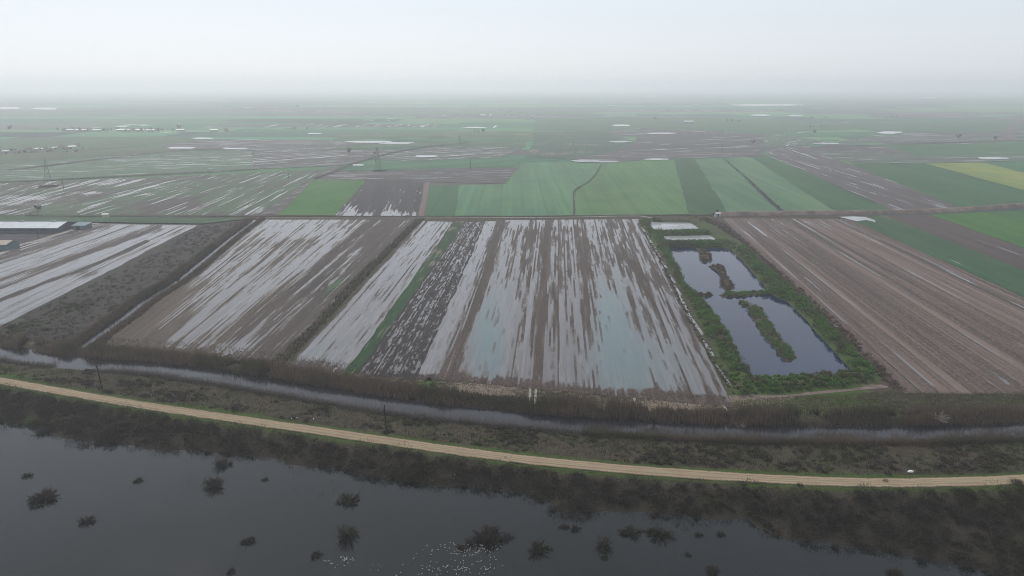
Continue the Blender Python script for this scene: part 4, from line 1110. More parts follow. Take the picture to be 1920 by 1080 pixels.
q5 = sample_px(700, [(-60, 628), (0, 614), (140, 550), (270, 486), (370, 428), (470, 414), (330, 515), (260, 560), (150, 640), (110, 660), (-60, 648)])
scrub(heap(q5), rng.uniform(0.5, 1.2, len(q5)), 30, 0.06, 0.7, M['twig'], 'undergrowth', 'dark leafless undergrowth in the fallow strip by the side canal', 'undergrowth')
q6 = sample_px(110, [(0, 632), (30, 606), (70, 596), (120, 572), (170, 556), (175, 566), (120, 592), (60, 626)])
scrub(heap(q6), rng.uniform(0.5, 1.0, len(q6)), 30, 0.09, 0.5, M['greengrass'], 'undergrowth', 'yellow green scrub patches beside the left flooded field', 'undergrowth')


def islet(P, label, leafm, zt, nb, r):
    c = P.mean(0)
    root = tag(empty('islet', (c[0], c[1], -0.5)), label, 'islet', None, 'islets in the fish ponds')
    n = len(P); Q = P - c
    v = []; f = []
    for k, (s, z) in enumerate([(1.06, -0.7), (1.0, 0.08), (0.7, zt), (0.25, zt * 1.15)]):
        for i, p_ in enumerate(Q):
            v.append((p_[0] * s, p_[1] * s, z + (0.12 * math.sin(i * 2.3 + k) if 0 < k else 0)))
    v.append((0, 0, zt * 1.2))
    for k in range(3):
        for i in range(n):
            f.append((k * n + i, k * n + (i + 1) % n, (k + 1) * n + (i + 1) % n, (k + 1) * n + i))
    for i in range(n): f.append((3 * n + i, 3 * n + (i + 1) % n, 4 * n))
    me = bpy.data.meshes.new('mound'); me.from_pydata(v, [], f); me.materials.append(M['ground'])
    link('mound', me, root)
    lo, hi = Q.min(0), Q.max(0)
    q = rng.uniform(lo, hi, (nb * 6, 2)); q = q[inside(q[:, 0], q[:, 1], Q * 0.96)][:nb]
    cc = np.column_stack([q, np.full(len(q), 0.1 + zt * 0.5)])
    o = scrub(cc, rng.uniform(r * 0.6, r * 1.2, len(cc)), 44, 0.1, 0.45, leafm, 'bushes', None, None, parent=root)
    o['kind'] = 'stuff'


islet(ISLET_A, 'small brown islet near the top of the upper pond', M['islet'], 0.5, 60, 0.9)
islet(ISLET_B, 'crooked reddish brown islet in the middle of the upper pond', M['bramble'], 0.5, 90, 0.9)
islet(ISLET_C, 'tiny green islet at the tip of the long islet', M['leaf'], 0.4, 14, 0.9)
islet(ISLET_D, 'long green bushy islet lying along the lower pond', M['leaf'], 0.6, 200, 1.1)
islet(DYKE_W, 'short brown spit at the left between the two ponds', M['islet'], 0.4, 40, 0.7)
islet(DYKE_E, 'long dark green spit dividing the two ponds', M['leaf'], 0.5, 110, 0.9)

# lagoon-side thicket on the levee
p = in_view(along(ROAD, 16000, -46.0, -4.5), 160, 200)
ds = sdist(p[:, 0], p[:, 1], LAGOON) + (fbm(p[:, 0], p[:, 1], 12, 51) - 0.5) * 9
p = p[(ds > -1.5)]
p = p[:4600]
rad = rng.uniform(0.6, 1.5, len(p)) * (0.55 + 0.9 * fbm(p[:, 0], p[:, 1], 10, 53))
rad[:520] = rng.uniform(1.6, 3.3, 520)
scrub(heap(p), rad, 84, 0.042, 0.75, M['twig'], 'thicket', 'dark leafless thicket covering the lagoon side of the levee', 'thicket', 1.0)
tufts('dead_grass', p[600:2200], 0.3, 0.8, 4, 0.05, 0.45, M['roughgrass'], 'dead grass showing between the thicket stems', 'grass', 1.0)


# ------------------------------------------------------------------ single bushes and trees
def bush_mesh(seed, n=1500, r=1.0, h=1.0, droop=0.0):
    g = np.random.default_rng(seed)
    B, T, W = [], [], []
    ns = 40
    for k in range(ns):                                         # stems
        a = g.uniform(0, 2 * math.pi); el = math.asin(g.uniform(0.12, 1.0))
        d = np.array([math.cos(a) * math.cos(el), math.sin(a) * math.cos(el), math.sin(el)])
        L = g.uniform(0.45, 0.85)
        b = np.array([math.cos(a), math.sin(a), 0]) * g.uniform(0, 0.2) * r
        t = b + d * L * np.array([r, r, h])
        B.append(b); T.append(t); W.append(0.011)
        for j in range(n // ns):                                # twigs off each stem
            f = g.uniform(0.2, 1.0)
            q = b + (t - b) * f
            dd = d * 0.6 + g.normal(0, 0.6, 3); dd[2] += 0.3 - droop
            dd /= np.linalg.norm(dd)
            ln = g.uniform(0.12, 0.34)
            B.append(q); T.append(q + dd * ln * np.array([r, r, h])); W.append(g.uniform(0.005, 0.011))
    return spikes(np.array(B), np.array(T), np.array(W))


def bush_proto(seed, m, stools=3, **kw):
    """a shrub grown from several stools of unequal size"""
    g = np.random.default_rng(seed * 7 + 1)
    VV, FF, off = [], [], 0
    n = kw.pop('n', 1500)
    for k in range(stools):
        f = 1.0 if k == 0 else g.uniform(0.35, 0.75)
        Vv, Fv = bush_mesh(seed + 1000 * k, n=int(n * (0.65 if k == 0 else 0.4)), **kw)
        a = g.uniform(0, 6.28); d = 0 if k == 0 else g.uniform(0.45, 0.95)
        Vv = Vv * f * np.array([g.uniform(0.8, 1.2), g.uniform(0.8, 1.2), g.uniform(0.7, 1.15)]) + np.array([math.cos(a) * d, math.sin(a) * d, 0])
        lean = g.normal(0, 0.18, 2)
        Vv[:, 0] += Vv[:, 2] * lean[0]; Vv[:, 1] += Vv[:, 2] * lean[1]
        VV.append(Vv); FF.append(Fv + off); off += len(Vv)
    return mesh_np('bush', np.vstack(VV), np.vstack(FF), m)


BUSH = [bush_proto(100 + i, M['twig'], 2 + i % 3, r=1.0, h=0.8 + 0.12 * i) for i in range(4)]
WIDE = [bush_proto(120 + i, M['twig'], 5, r=1.1, h=0.7, n=2000) for i in range(2)]
GREYB = bush_proto(140, M['greytwig']); BLOS = bush_proto(141, M['blossom'], n=1800, r=1.2, h=0.9); GRNB = bush_proto(142, M['leaf'])
# (px, py of the foot, radius m, mesh, label)
GRP = 'leafless shrubs standing in the lagoon'
for px, py, r, me, lab in [
    (52, 893, 1.3, BUSH[0], 'small leafless shrub in the lagoon nearest its left edge'),
    (85, 935, 3.2, WIDE[0], 'wide dark shrub at the left of the lagoon below a small one'),
    (260, 902, 1.2, BUSH[1], 'small forked shrub in the lagoon left of a big round one'),
    (400, 912, 2.9, BUSH[2], 'big round leafless shrub in open water at the left'),
    (418, 872, 2.4, BUSH[3], 'leafless shrub at the water edge above the big round one'),
    (162, 978, 1.8, BUSH[0], 'ragged dark shrub alone in water below the wide one'),
    (466, 1016, 1.5, BUSH[1], 'thin upright shrub alone in the lower left water'),
    (434, 1072, 1.0, BUSH[2], 'low dark shrub at the bottom of the lagoon on the left'),
    (652, 1006, 2.9, BUSH[3], 'dense round shrub alone in the middle of the lagoon'),
    (592, 1042, 1.3, BUSH[0], 'sparse slanting shrub just left of the white waterbirds'),
    (497, 900, 0.9, BUSH[1], 'tiny shrub by the shore under the bank thicket'),
    (655, 938, 3.0, WIDE[1], 'wide shrub clump at the end of the pale water tongue'),
    (865, 1028, 1.2, BUSH[2], 'small shrub among the white waterbirds'),
    (915, 1008, 3.8, WIDE[0], 'broad dark shrub clump right of the white waterbirds'),
    (1008, 1032, 2.5, BUSH[0], 'round shrub in the water, left one of a pair below the bank'),
    (1132, 1026, 2.2, BUSH[3], 'round shrub in the water, right one of a pair below the bank'),
    (1133, 1046, 0.9, BUSH[1], 'tiny dark shrub just in front of the right round one'),
    (1058, 988, 1.1, BUSH[2], 'left of two small shrubs close under the bank'),
    (1078, 992, 1.3, BUSH[0], 'right of two small shrubs close under the bank'),
    (1185, 1000, 2.6, WIDE[1], 'spreading shrub where the bank meets open water'),
    (1236, 1004, 2.6, BUSH[2], 'dense shrub right of the spreading one by the bank'),
    (1310, 1003, 1.0, BUSH[1], 'small twiggy shrub in the water inlet at the right'),
    (1352, 1003, 1.0, BUSH[3], 'flat twiggy shrub right of the small one in the inlet'),
    (1290, 1040, 0.8, BUSH[0], 'tiny shrub alone in open water at the lower right'),
    (1335, 1072, 1.6, BUSH[2], 'dark shrub at the bottom edge right of the middle'),
    (1680, 1078, 1.7, BUSH[1], 'dark shrub at the bottom edge in front of the right thicket'),
    (1728, 1052, 1.4, BUSH[3], 'low shrub in the water by the right thicket')]:
    x, y = G(px, py, -0.7)
    tag(link('shrub', me, None, (x, y, -0.8), random.uniform(0, 6), r * 1.2), lab, 'shrub', None, GRP)

# shrubs of the canal banks and the fallow strip
for px, py, r, me, lab, z in [
    (1385, 790, 2.6, BLOS, 'white blossoming shrub on the canal bank under the pond corner', 0),
    (1755, 783, 3.4, BLOS, 'large pale blossoming shrub on the bank at the right', 0),
    (1715, 772, 2.0, GREYB, 'grey shrub left of the large blossoming one', 0),
    (1872, 786, 3.4, GREYB, 'wide grey shrub on the bank near the right edge', 0),
    (1800, 790, 2.4, BUSH[1], 'dark shrub between the blossoming and the wide grey shrub', 0),
    (1832, 768, 2.2, GRNB, 'green tinged shrub behind the wide grey one', 0),
    (1940, 782, 3.2, BUSH[2], 'dark shrub at the right edge of the canal bank', 0),
    (26, 648, 2.8, GREYB, 'pale grey shrub at the left end of the front canal', 0),
    (88, 620, 2.4, BUSH[0], 'round dark shrub in the fallow strip near the left edge', 0),
    (22, 615, 2.2, BUSH[3], 'dark shrub at the left edge beside the flooded field', 0),
    (165, 572, 3.0, GREYB, 'pale bare shrub beside the flooded field on the left', 0),
    (150, 577, 2.2, GRNB, 'olive shrub beside the pale bare shrub on the left', 0),
    (130, 585, 2.0, BUSH[1], 'dark shrub between olive shrub and round dark shrub', 0),
    (345, 507, 2.2, BUSH[2], 'brown shrub on the side canal bank below the track', 0),
    (805, 712, 1.6, BUSH[0], 'dark shrub stump at the foot of the white flooded ribbon', 0),
    (812, 722, 2.0, GRNB, 'round green bush at the foot of the white flooded ribbon', 0),
    (790, 724, 1.6, GRNB, 'smaller green bush left of the round one below the field', 0),
    (650, 703, 1.8, GRNB, 'green bush at the foot of the green grass strip', 0),
    (1290, 782, 1.6, BUSH[3], 'low brown shrub among the reeds right of the bare tree', 0),
    (1090, 778, 1.4, BUSH[1], 'low brown shrub among the reeds left of the bare tree', 0),
    (1045, 770, 1.2, GREYB, 'thin grey shrub in the reeds below the great field', 0),
    (1235, 872, 1.6, BUSH[0], 'dark shrub on the far verge of the dirt road', 1.2),
    (1660, 905, 1.1, BUSH[2], 'thin twiggy shrub overlapping the dirt road at the right', 1.2),
    (1905, 908, 2.0, BUSH[1], 'twiggy shrub beside the dirt road at the right edge', 1.2),
    (1500, 913, 1.1, BUSH[3], 'low twiggy shrub on the near verge of the road', 1.2),
    (25, 740, 1.8, GREYB, 'grey shrub on the near road verge at the left edge', 1.0),
    (60, 785, 3.0, GRNB, 'rounded olive shrub on the lagoon bank at the left', 0.3),
    (85, 808, 2.8, BUSH[2], 'dark shrub under the olive one at the water edge', -0.4),
    (160, 835, 2.4, BUSH[0], 'drooping dark shrub at the left water edge', -0.6)]:
    x, y = G(px, py, z)
    zz = float(height(np.array([x]), np.array([y]))[0])
    if me is GRNB: r *= 0.8
    tag(link('shrub', me, None, (x, y, zz - 0.1), random.uniform(0, 6), r), lab, 'shrub', None, 'shrubs on the banks and verges')


p = in_view(along(ROAD, 5200, -75.0, -16.0), 120, 120)
ds = sdist(p[:, 0], p[:, 1], LAGOON)
p = p[(ds < -0.5) & (fbm(p[:, 0], p[:, 1], 13, 81) > np.clip(0.55 - ds * 0.006, 0.5, 0.74))]
b_ = np.repeat(np.column_stack([p, np.full(len(p), -0.85)]), 3, 0); b_[:, :2] += rng.normal(0, 0.5, (len(b_), 2))
t_ = b_ + np.column_stack([rng.normal(0, 0.2, len(b_)), rng.normal(0, 0.2, len(b_)), rng.uniform(0.3, 1.1, len(b_))])
tag(spike_obj('drowned_stems', b_, t_, 0.03, M['twig']), 'sparse drowned stems standing out of the dark lagoon near its shore', 'reeds', 'stuff')


def tree_parts(seed, H=7.0, crown_m=None, spread=0.35, dense=900, up=0.45):
    g = np.random.default_rng(seed)
    tr = MB()
    p = Vector((0, 0, -0.3)); pts = [p]
    for k in range(3):
        p = p + Vector((g.normal(0, 0.12), g.normal(0, 0.12), H * 0.15)); pts.append(p)
    for k in range(3): tr.bar(pts[k], pts[k + 1], H * 0.022 * (1 - k * 0.2), H * 0.022 * (0.8 - k * 0.2), 6)
    ends = []
    for k in range(9):
        a = g.uniform(0, 6.28); st = pts[1] + (pts[3] - pts[1]) * g.uniform(0.3, 1)
        e = st + Vector((math.cos(a) * spread * H * g.uniform(0.5, 1), math.sin(a) * spread * H * g.uniform(0.5, 1), H * g.uniform(0.2, 0.5)))
        tr.bar(st, e, H * 0.010, H * 0.004, 5); ends.append((np.array(st), np.array(e)))
    B, T, W = [], [], []
    for _ in range(dense):
        st, e = ends[g.integers(len(ends))]
        f = g.uniform(0.35, 1.1); b = st + (e - st) * f + g.normal(0, 0.03 * H, 3)
        d = (e - st) / np.linalg.norm(e - st) + g.normal(0, 0.6, 3); d[2] += up
        d /= np.linalg.norm(d)
        B.append(b); T.append(b + d * g.uniform(0.05, 0.13) * H); W.append(0.0035 * H)
    Vv, Fv = spikes(np.array(B), np.array(T), np.array(W))
    return tr.mesh('trunk', M['bark']), mesh_np('crown', Vv, Fv, crown_m or M['twig'])


def tree(parts, x, y, z, s, rz, label, group=None, name='bare_tree'):
    r = empty(name, (x, y, z), rz, s)
    link('trunk', parts[0], r); link('crown', parts[1], r)
    return tag(r, label, 'tree', None, group)


TP = [tree_parts(300 + i, 7.0) for i in range(3)]
TG = [tree_parts(320 + i, 8.0, M['leaf'], 0.32, 1300) for i in range(2)]
TD = [tree_parts(330, 8.0, M['twig'], 0.34, 2600)]
for px, py, s, tp, lab, z in [(1226, 788, 0.62, TP[0], 'bare bushy tree among the reeds at the foot of the great field', 0), (333, 527, 0.8, TP[1], 'bare tree leaning over the side canal', 0),
                              (1262, 782, 0.45, TP[2], 'small bare tree just right of the bushy one in the reeds', 0)]:
    x, y = G(px, py, z); tree(tp, x, y, float(height(np.array([x]), np.array([y]))[0]), s, random.uniform(0, 6), lab)
for px, py, s, tp, lab in [(656, 290, 1.5, TD[0], 'dark tree beside the slanting ditch left of the middle pylon'), (1797, 262, 1.6, TD[0], 'taller dark tree far right in front of green bands'),
                           (1866, 264, 1.4, TD[0], 'dark tree at the foot of the mauve strip far right'), (1526, 252, 1.5, TD[0], 'dark tree at the left end of the right ploughland'),
                           (1412, 272, 1.3, TD[0], 'lone tree at the right end of the dark wet ploughland'), (1228, 226, 1.6, TD[0], 'hazy tree above the bright narrow pool'),
                           (20, 246, 1.9, TD[0], 'round hazy tree at the far left'), (558, 204, 2.4, TD[0], 'faint tree near the horizon left of the middle'),
                           (336, 244, 1.8, TD[0], 'hazy dark tree at the right end of the far farm row'), (702, 292, 0.8, TD[0], 'small dark tree on the slanting ditch'),
                           (72, 398, 0.9, TD[0], 'low dark bush behind the shed near the left pylon'), (1345, 402, 0.55, TD[0], 'small dark bush on the right end of the far track')]:
    x, y = G(px, py); tree(tp, x, y, 0, s, random.uniform(0, 6), lab, 'lone trees on the plain', 'plain_tree')
g = np.random.default_rng(5)
for k in range(9):
    cx, cy = g.uniform(150, 1850), g.uniform(196, 250)
    for i in range(int(g.integers(2, 6))):
        x, y = G(cx + i * g.uniform(5, 11), cy + g.normal(0, 0.4)); tree(TD[0], x, y, 0, g.uniform(0.7, 1.3), i * 1.9, 'hazy dark tree in a broken tree line of the far plain', 'broken tree lines of the far plain', 'plain_tree')
for i in range(7):
    x, y = G(48 + i * 5, 407.5 + 0.2 * (i % 2)); tree(TG[i % 2], x, y, 0, 0.28 + 0.05 * (i % 3), i * 1.3, 'small green tree in the short row behind the farm shed', 'trees in the row behind the shed', 'row_tree')
for i in range(16):
    x, y = G(112 + i * 14 + random.uniform(-4, 4), 246.5 + random.uniform(-1, 1)); tree(TD[0], x, y, 0, random.uniform(0.8, 1.4), i * 1.7, 'hazy dark tree in the far farm row', 'trees of the far farm row', 'plain_tree')
for i in range(18):
    x, y = G(-8 + i * 9.5 + random.uniform(-4, 4), 287 - 0.02 * i * 9 + random.uniform(-4, 4)); tree(TD[0], x, y, 0, random.uniform(0.5, 0.95), i * 2.1, 'dark tree among the houses of the left hamlet', 'trees of the left hamlet', 'plain_tree')
for i in range(7):
    px = 1366 + i * 15.5
    x, y = G(px, 297 + (px - 1355) * 0.888 + 1); tree(TD[0], x, y, 0, 0.26 + 0.1 * (i % 3 == 0), i * 1.1, 'tiny bush on the dark ditch between green strips', 'bushes on the dark ditch', 'hedge_bush')

# ------------------------------------------------------------------ buildings
M['roof_pale'] = plain('pale_roof', (0.36, 0.375, 0.385), 0.55, 0.4, 0.08, 0.3)
M['roof_new'] = plain('light_blue_roof', (0.29, 0.33, 0.355), 0.5, 0.4, 0.08, 0.3)
M['wall_blue'] = plain('blue_grey_wall', (0.06, 0.08, 0.11), 0.8, 0.3, 0.12, 0.5)
M['wall_teal'] = plain('teal_wall', (0.12, 0.17, 0.185), 0.8, 0.3, 0.12, 0.5)
M['dark'] = plain('dark_opening', (0.025, 0.03, 0.04), 0.6, 0.4, 0.1, 1)
M['roof_beige'] = plain('beige_roof', (0.3, 0.26, 0.22), 0.8, 0.2, 0.1, 0.5)
M['roof_red'] = plain('dull_red_roof', (0.12, 0.085, 0.075), 0.9, 0.2, 0.2, 0.5)
M['wall_white'] = plain('white_wall', (0.33, 0.32, 0.31), 0.9, 0.2, 0.1, 0.5)
M['yard'] = plain('yard_ground', (0.05, 0.045, 0.05), 0.95, 0.1, 0.3, 0.2)


def gable(x0, x1, y0, y1, hw, hr, ov, th=0.18):
    """two sloping roof sheets with ridge along X"""
    ym = (y0 + y1) / 2
    out = []
    sl = (hr - hw) / (ym - y0)
    for ya, yb in ((y0 - ov, ym), (ym, y1 + ov)):
        za = hw - sl * ov if ya < ym - 0.01 else hr
        zb = hr if abs(yb - ym) < 0.01 else hw - sl * ov
        out.append(([(x0 - ov, ya, za), (x1 + ov, ya, za), (x1 + ov, yb, zb), (x0 - ov, yb, zb),
                     (x0 - ov, ya, za + th), (x1 + ov, ya, za + th), (x1 + ov, yb, zb + th), (x0 - ov, yb, zb + th)],
                    [(0, 3, 2, 1), (4, 5, 6, 7), (0, 1, 5, 4), (1, 2, 6, 5), (2, 3, 7, 6), (3, 0, 4, 7)]))
    return out


def wall_shell(mb, x0, x1, y0, y1, hw, hr):
    ym = (y0 + y1) / 2
    mb.add([(x0, y0, -0.2), (x1, y0, -0.2), (x1, y1, -0.2), (x0, y1, -0.2), (x0, y0, hw), (x1, y0, hw), (x1, y1, hw), (x0, y1, hw), (x0, ym, hr - 0.02), (x1, ym, hr - 0.02)],
           [(0, 1, 5, 4), (2, 3, 7, 6), (1, 2, 6, 9, 5), (3, 0, 4, 8, 7)])


# long farm shed
xr, yb = G(106, 437)
shed = tag(empty('farm_shed', (xr, yb, 0)), 'long low farm shed with pale metal roof beside the dirt track', 'shed')
LEN, DEP, HW, HR = 96.0, 23.0, 3.4, 5.6
mb = MB(); wall_shell(mb, -LEN, 0, 0, DEP, HW, HR); mb.build('wall', M['wall_blue'], shed)
for i in range(12):
    a, b = -LEN + i * LEN / 12, -LEN + (i + 1) * LEN / 12
    for k, g_ in enumerate(gable(a + (0.02 if i else -0.6), b - (0.02 if i < 11 else -0.8), 0, DEP, HW, HR, 0.6)):
        v, f = g_
        v = [(x + (0.6 if x < a else -0.6) if 0 < i < 11 else x, y, z) for x, y, z in v]
        mb = MB(); mb.add(v, f)
        mb.build('roof_panel', M['roof_new'] if i > 6 else M['roof_pale'], shed)
mb = MB(); mb.box(-LEN, 0.4, DEP / 2 - 0.5, DEP / 2 + 0.5, HR + 0.16, HR + 0.42); mb.build('ridge_cap', M['roof_pale'], shed)
mb = MB(); mb.box(0.003, 0.1, 8.8, 14.2, 0, 3.2); mb.build('door', M['dark'], shed)
for i in range(11):
    mb = MB(); mb.box(-LEN + 4 + i * 8.2, -LEN + 8.2 + i * 8.2, -0.06, -0.003, 1.4, 2.6); mb.build('window', M['dark'], shed)
for i in range(4):
    mb = MB(); mb.box(-8 - i * 22, -6.6 - i * 22, DEP / 2 - 0.7, DEP / 2 + 0.7, HR + 0.43, HR + 1.1); mb.build('roof_vent', M['roof_pale'], shed)
ann = tag(empty('lean_to', (xr + 3.0, yb + 13.0, 0)), 'small teal lean-to at the right end of the long farm shed', 'shed')
mb = MB(); mb.box(0, 9, 0, 9, -0.1, 2.5); mb.build('wall', M['wall_teal'], ann)
mb = MB(); mb.add([(-0.4, -0.4, 2.52), (9.4, -0.4, 2.52), (9.4, 9.4, 3.4), (-0.4, 9.4, 3.4), (-0.4, -0.4, 2.67), (9.4, -0.4, 2.67), (9.4, 9.4, 3.55), (-0.4, 9.4, 3.55)],
                  [(0, 3, 2, 1), (4, 5, 6, 7), (0, 1, 5, 4), (1, 2, 6, 5), (2, 3, 7, 6), (3, 0, 4, 7)]); mb.build('roof', M['wall_teal'], ann)
mb = MB(); mb.box(3, 5.4, -0.06, -0.004, 0, 2.1); mb.build('door', M['dark'], ann)

xb, y2 = G(13, 470)
barn = tag(empty('barn', (xb, y2, 0)), 'beige roofed barn with teal wall at the left edge', 'barn')
mb = MB(); wall_shell(mb, -32, 0, 0, 12, 3.6, 5.0); mb.build('wall', M['wall_teal'], barn)
for v, f in gable(-32, 0, 0, 12, 3.6, 5.0, 0.5):
    mb = MB(); mb.add(v, f); mb.build('roof', M['roof_beige'], barn)
for i in range(4):
    mb = MB(); mb.box(-7 - i * 7, -4 - i * 7, -0.06, -0.003, 0.0 if i == 0 else 1.2, 2.7); mb.build('door' if i == 0 else 'window', M['dark'], barn)
sheet('yard', GS([(-300, 545), (-20, 482), (60, 452), (140, 428), (160, 421), (120, 417), (-300, 425)]), 0.04, M['yard'], 'dark muddy yard between the farm shed and the barn', 'yard')
m = crop_mat('shed_green', (0.036, 0.075, 0.034), row=4, rowlen=60, seed=301, bareb=-0.4)
far('thin green strip between the farm shed and the far track', [(-200, 416), (186, 418), (380, 421), (470, 411), (300, 409.5), (130, 408.5), (-200, 407)], m, rot=1.5)

# white pump hut by the embankment, heap of sacks by the yard
x, y = G(1345, 406)
hut = tag(empty('pump_hut', (x, y, 0.1), 0.2), 'tiny white pump hut at the right end of the far track', 'hut')
mb = MB(); wall_shell(mb, -2, 2, -1.5, 1.5, 2.3, 3.0); mb.build('wall', M['wall_white'], hut)
for v, f in gable(-2, 2, -1.5, 1.5, 2.3, 3.0, 0.25, 0.1):
    mb = MB(); mb.add(v, f); mb.build('roof', M['roof_pale'], hut)
mb = MB(); mb.box(-0.5, 0.5, -1.56, -1.503, 0, 1.9); mb.build('door', M['dark'], hut)
x, y = G(199, 407)
hut2 = tag(empty('pump_hut', (x, y, 0.1), 0.1), 'tiny pale yellow hut on the far track behind the left flooded field', 'hut')
M['wall_yellow'] = plain('yellow_wall', (0.5, 0.45, 0.25), 0.9, 0.2)
mb = MB(); wall_shell(mb, -2.2, 2.2, -1.5, 1.5, 2.1, 2.7); mb.build('wall', M['wall_yellow'], hut2)
for v, f in gable(-2.2, 2.2, -1.5, 1.5, 2.1, 2.7, 0.25, 0.1):
    mb = MB(); mb.add(v, f); mb.build('roof', M['roof_pale'], hut2)


def house(w, d, hw, hr, roofm):
    mb = MB(); wall_shell(mb, -w / 2, w / 2, -d / 2, d / 2, hw, hr)
    r_ = MB()
    for v, f in gable(-w / 2, w / 2, -d / 2, d / 2, hw, hr, 0.5): r_.add(v, f)
    w1, w2 = MB(), MB()
    for i, wd in ((-1, w1), (1, w2)): wd.box(i * w * 0.27 - 0.7, i * w * 0.27 + 0.7, -d / 2 - 0.05, -d / 2 - 0.003, 1.0, 2.3)
    return mb.mesh('wall', M['wall_white']), r_.mesh('roof', roofm), w1.mesh('window', M['dark']), w2.mesh('window', M['dark'])


HS = [house(12, 9, 3.4, 5.6, M['roof_red']), house(18, 10, 4, 6, M['roof_pale']), house(9, 8, 5.5, 7.5, M['roof_red'])]


def put_house(px, py, k, rz, lab, grp, s=1.0, name='house'):
    x, y = G(px, py)
    r_ = tag(empty(name, (x, y, 0), rz, s), lab, 'house', None, grp)
    for nm, me in zip(('wall', 'roof', 'window', 'window'), HS[k]): link(nm, me, r_)


for i in range(15):
    put_house(2 + i * 10.3, 289.5 - i * 0.75 + (i % 3) * -2.2, i % 3 if i % 4 else 0, 0.3 * (i % 5) - 0.4, 'small red or pale roofed house of the left hamlet', 'houses of the left hamlet', 0.62)
for i, px in enumerate([122, 133, 150, 157, 163, 182, 200, 225, 238, 253, 262, 282, 296, 339, 401, 424]):
    put_house(px, 246 + 0.4 * (i % 3), 1 if i % 3 else 2, 0.2 * (i % 4), 'white hazy farm building in the far row', 'buildings of the far farm row', 0.85)
for px, py, lab in [(1222, 178.5, 'hazy pale works building near the horizon right of the middle'), (1352, 179, 'faint pale building near the horizon further right'), (1290, 232, 'lone pale farm house far off above the dark ploughland'),
                    (1143, 201, 'faint pale farm house left of the pale trapezoid')]:
    put_house(px, py, 1, 0.1, lab, None, 2.2 if py < 190 else 1.3)

# ------------------------------------------------------------------ pylons, poles
M['steel'] = plain('galvanised_steel', (0.12, 0.125, 0.13), 0.6, 0.5, 0.1, 2)
M['wood'] = plain('pole_wood', (0.02, 0.017, 0.015), 0.9, 0.2, 0.2, 2)


def pylon_parts(H=27.0):
    leg, br, arm, ins = MB(), MB(), MB(), MB()
    def half(z): return 3.0 * (1 - z / H) ** 1.15 + 0.45
    lv = [0, 5, 9.5, 13.5, 17, 20, 22.5, 25]
    C4 = [(-1, -1), (1, -1), (1, 1), (-1, 1)]
    legs = []
    for cx, cy in C4:
        l = MB()
        for a, b in zip(lv[:-1], lv[1:]):
            l.bar((cx * half(a), cy * half(a), a), (cx * half(b), cy * half(b), b), 0.14)
        legs.append(l)
    for a, b in zip(lv[:-1], lv[1:]):
        for i in range(4):
            p, q = C4[i], C4[(i + 1) % 4]
            br.bar((p[0] * half(a), p[1] * half(a), a), (q[0] * half(b), q[1] * half(b), b), 0.07)
            br.bar((q[0] * half(a), q[1] * half(a), a), (p[0] * half(b), p[1] * half(b), b), 0.07)
            br.bar((p[0] * half(b), p[1] * half(b), b), (q[0] * half(b), q[1] * half(b), b), 0.07)
    arms, inss = [], []
    for z, w in ((19.5, 3.6), (22.5, 3.0), (25.2, 2.4)):
        for s in (-1, 1):
            a = MB()
            for yy in (-0.45, 0.45): a.bar((s * 0.5, yy, z), (s * w, 0, z + 0.2), 0.09)
            a.bar((s * 0.5, 0, z + 1.2), (s * w, 0, z + 0.2), 0.08)
            arms.append(a)
            i_ = MB()
            for k in range(5): i_.bar((s * w, 0, z - 0.1 - k * 0.22), (s * w, 0, z - 0.25 - k * 0.22), 0.13, 0.1, 6)
            inss.append(i_)
    pk = MB()
    for cx, cy in C4: pk.bar((cx * half(25), cy * half(25), 25), (0, 0, 27.5), 0.11)
    return legs, br, arms, inss, pk


PLEGS, PBR, PARM, PINS, PPK = pylon_parts()
lm = [l.mesh('leg', M['steel']) for l in PLEGS]; bm_ = PBR.mesh('bracing', M['steel']); am = [a.mesh('arm', M['steel']) for a in PARM]
im = [a.mesh('insulator', M['dark']) for a in PINS]; pm = PPK.mesh('peak', M['steel'])


def pylon(px, py, s, lab):
    x, y = G(px, py)
    r_ = tag(empty('pylon', (x, y, 0.1), 0.5, s), lab, 'pylon', None, 'power line pylons')
    for q in lm: link('leg', q, r_)
    link('bracing', bm_, r_); link('peak', pm, r_)
    for a, i_ in zip(am, im):
        o = link('arm', a, r_); link('insulator', i_, o)


pylon(92, 349, 1.0, 'lattice power pylon standing in the wet field at the left')
pylon(709, 320, 1.0, 'lattice power pylon left of the middle behind the dark sown field')
pylon(862, 278, 0.75, 'faint lattice pylon far off behind the middle one')
bx = GS([(92, 350), (712, 321)])
for (x, y), lab in zip(bx, ('dark weeds round the feet of the left pylon', 'dark weeds round the feet of the middle pylon')):
    q = np.column_stack([rng.normal(x, 4.0, 60), rng.normal(y, 4.0, 60), np.zeros(60)])
    scrub(q, rng.uniform(0.8, 1.6, 60), 30, 0.12, 0.8, M['twig'], 'weeds', lab, 'weeds')


def pole(px, py, z, H, lean, lab, th=0.21, rz=1.45):
    x, y = G(px, py, z)
    r_ = tag(empty('utility_pole', (x, y, float(height(np.array([x]), np.array([y]))[0]) if y < 560 else 0.05), rz), lab, 'pole', None, 'wooden utility poles')
    mb = MB(); mb.bar((0, 0, -0.4), (lean[0], lean[1], H), th, th * 0.62, 8); mb.build('shaft', M['wood'], r_)
    mb = MB(); mb.box(lean[0] * 0.94 - 0.6, lean[0] * 0.94 + 0.6, lean[1] - 0.24, lean[1] - 0.12, H - 0.62, H - 0.48); mb.build('crossarm', M['wood'], r_)
    for s in (-0.5, 0.5):
        mb = MB(); mb.bar((lean[0] * 0.94 + s, lean[1] - 0.18, H - 0.479), (lean[0] * 0.94 + s, lean[1] - 0.18, H - 0.26), 0.05, 0.035, 6); mb.build('insulator', M['steel'], r_)


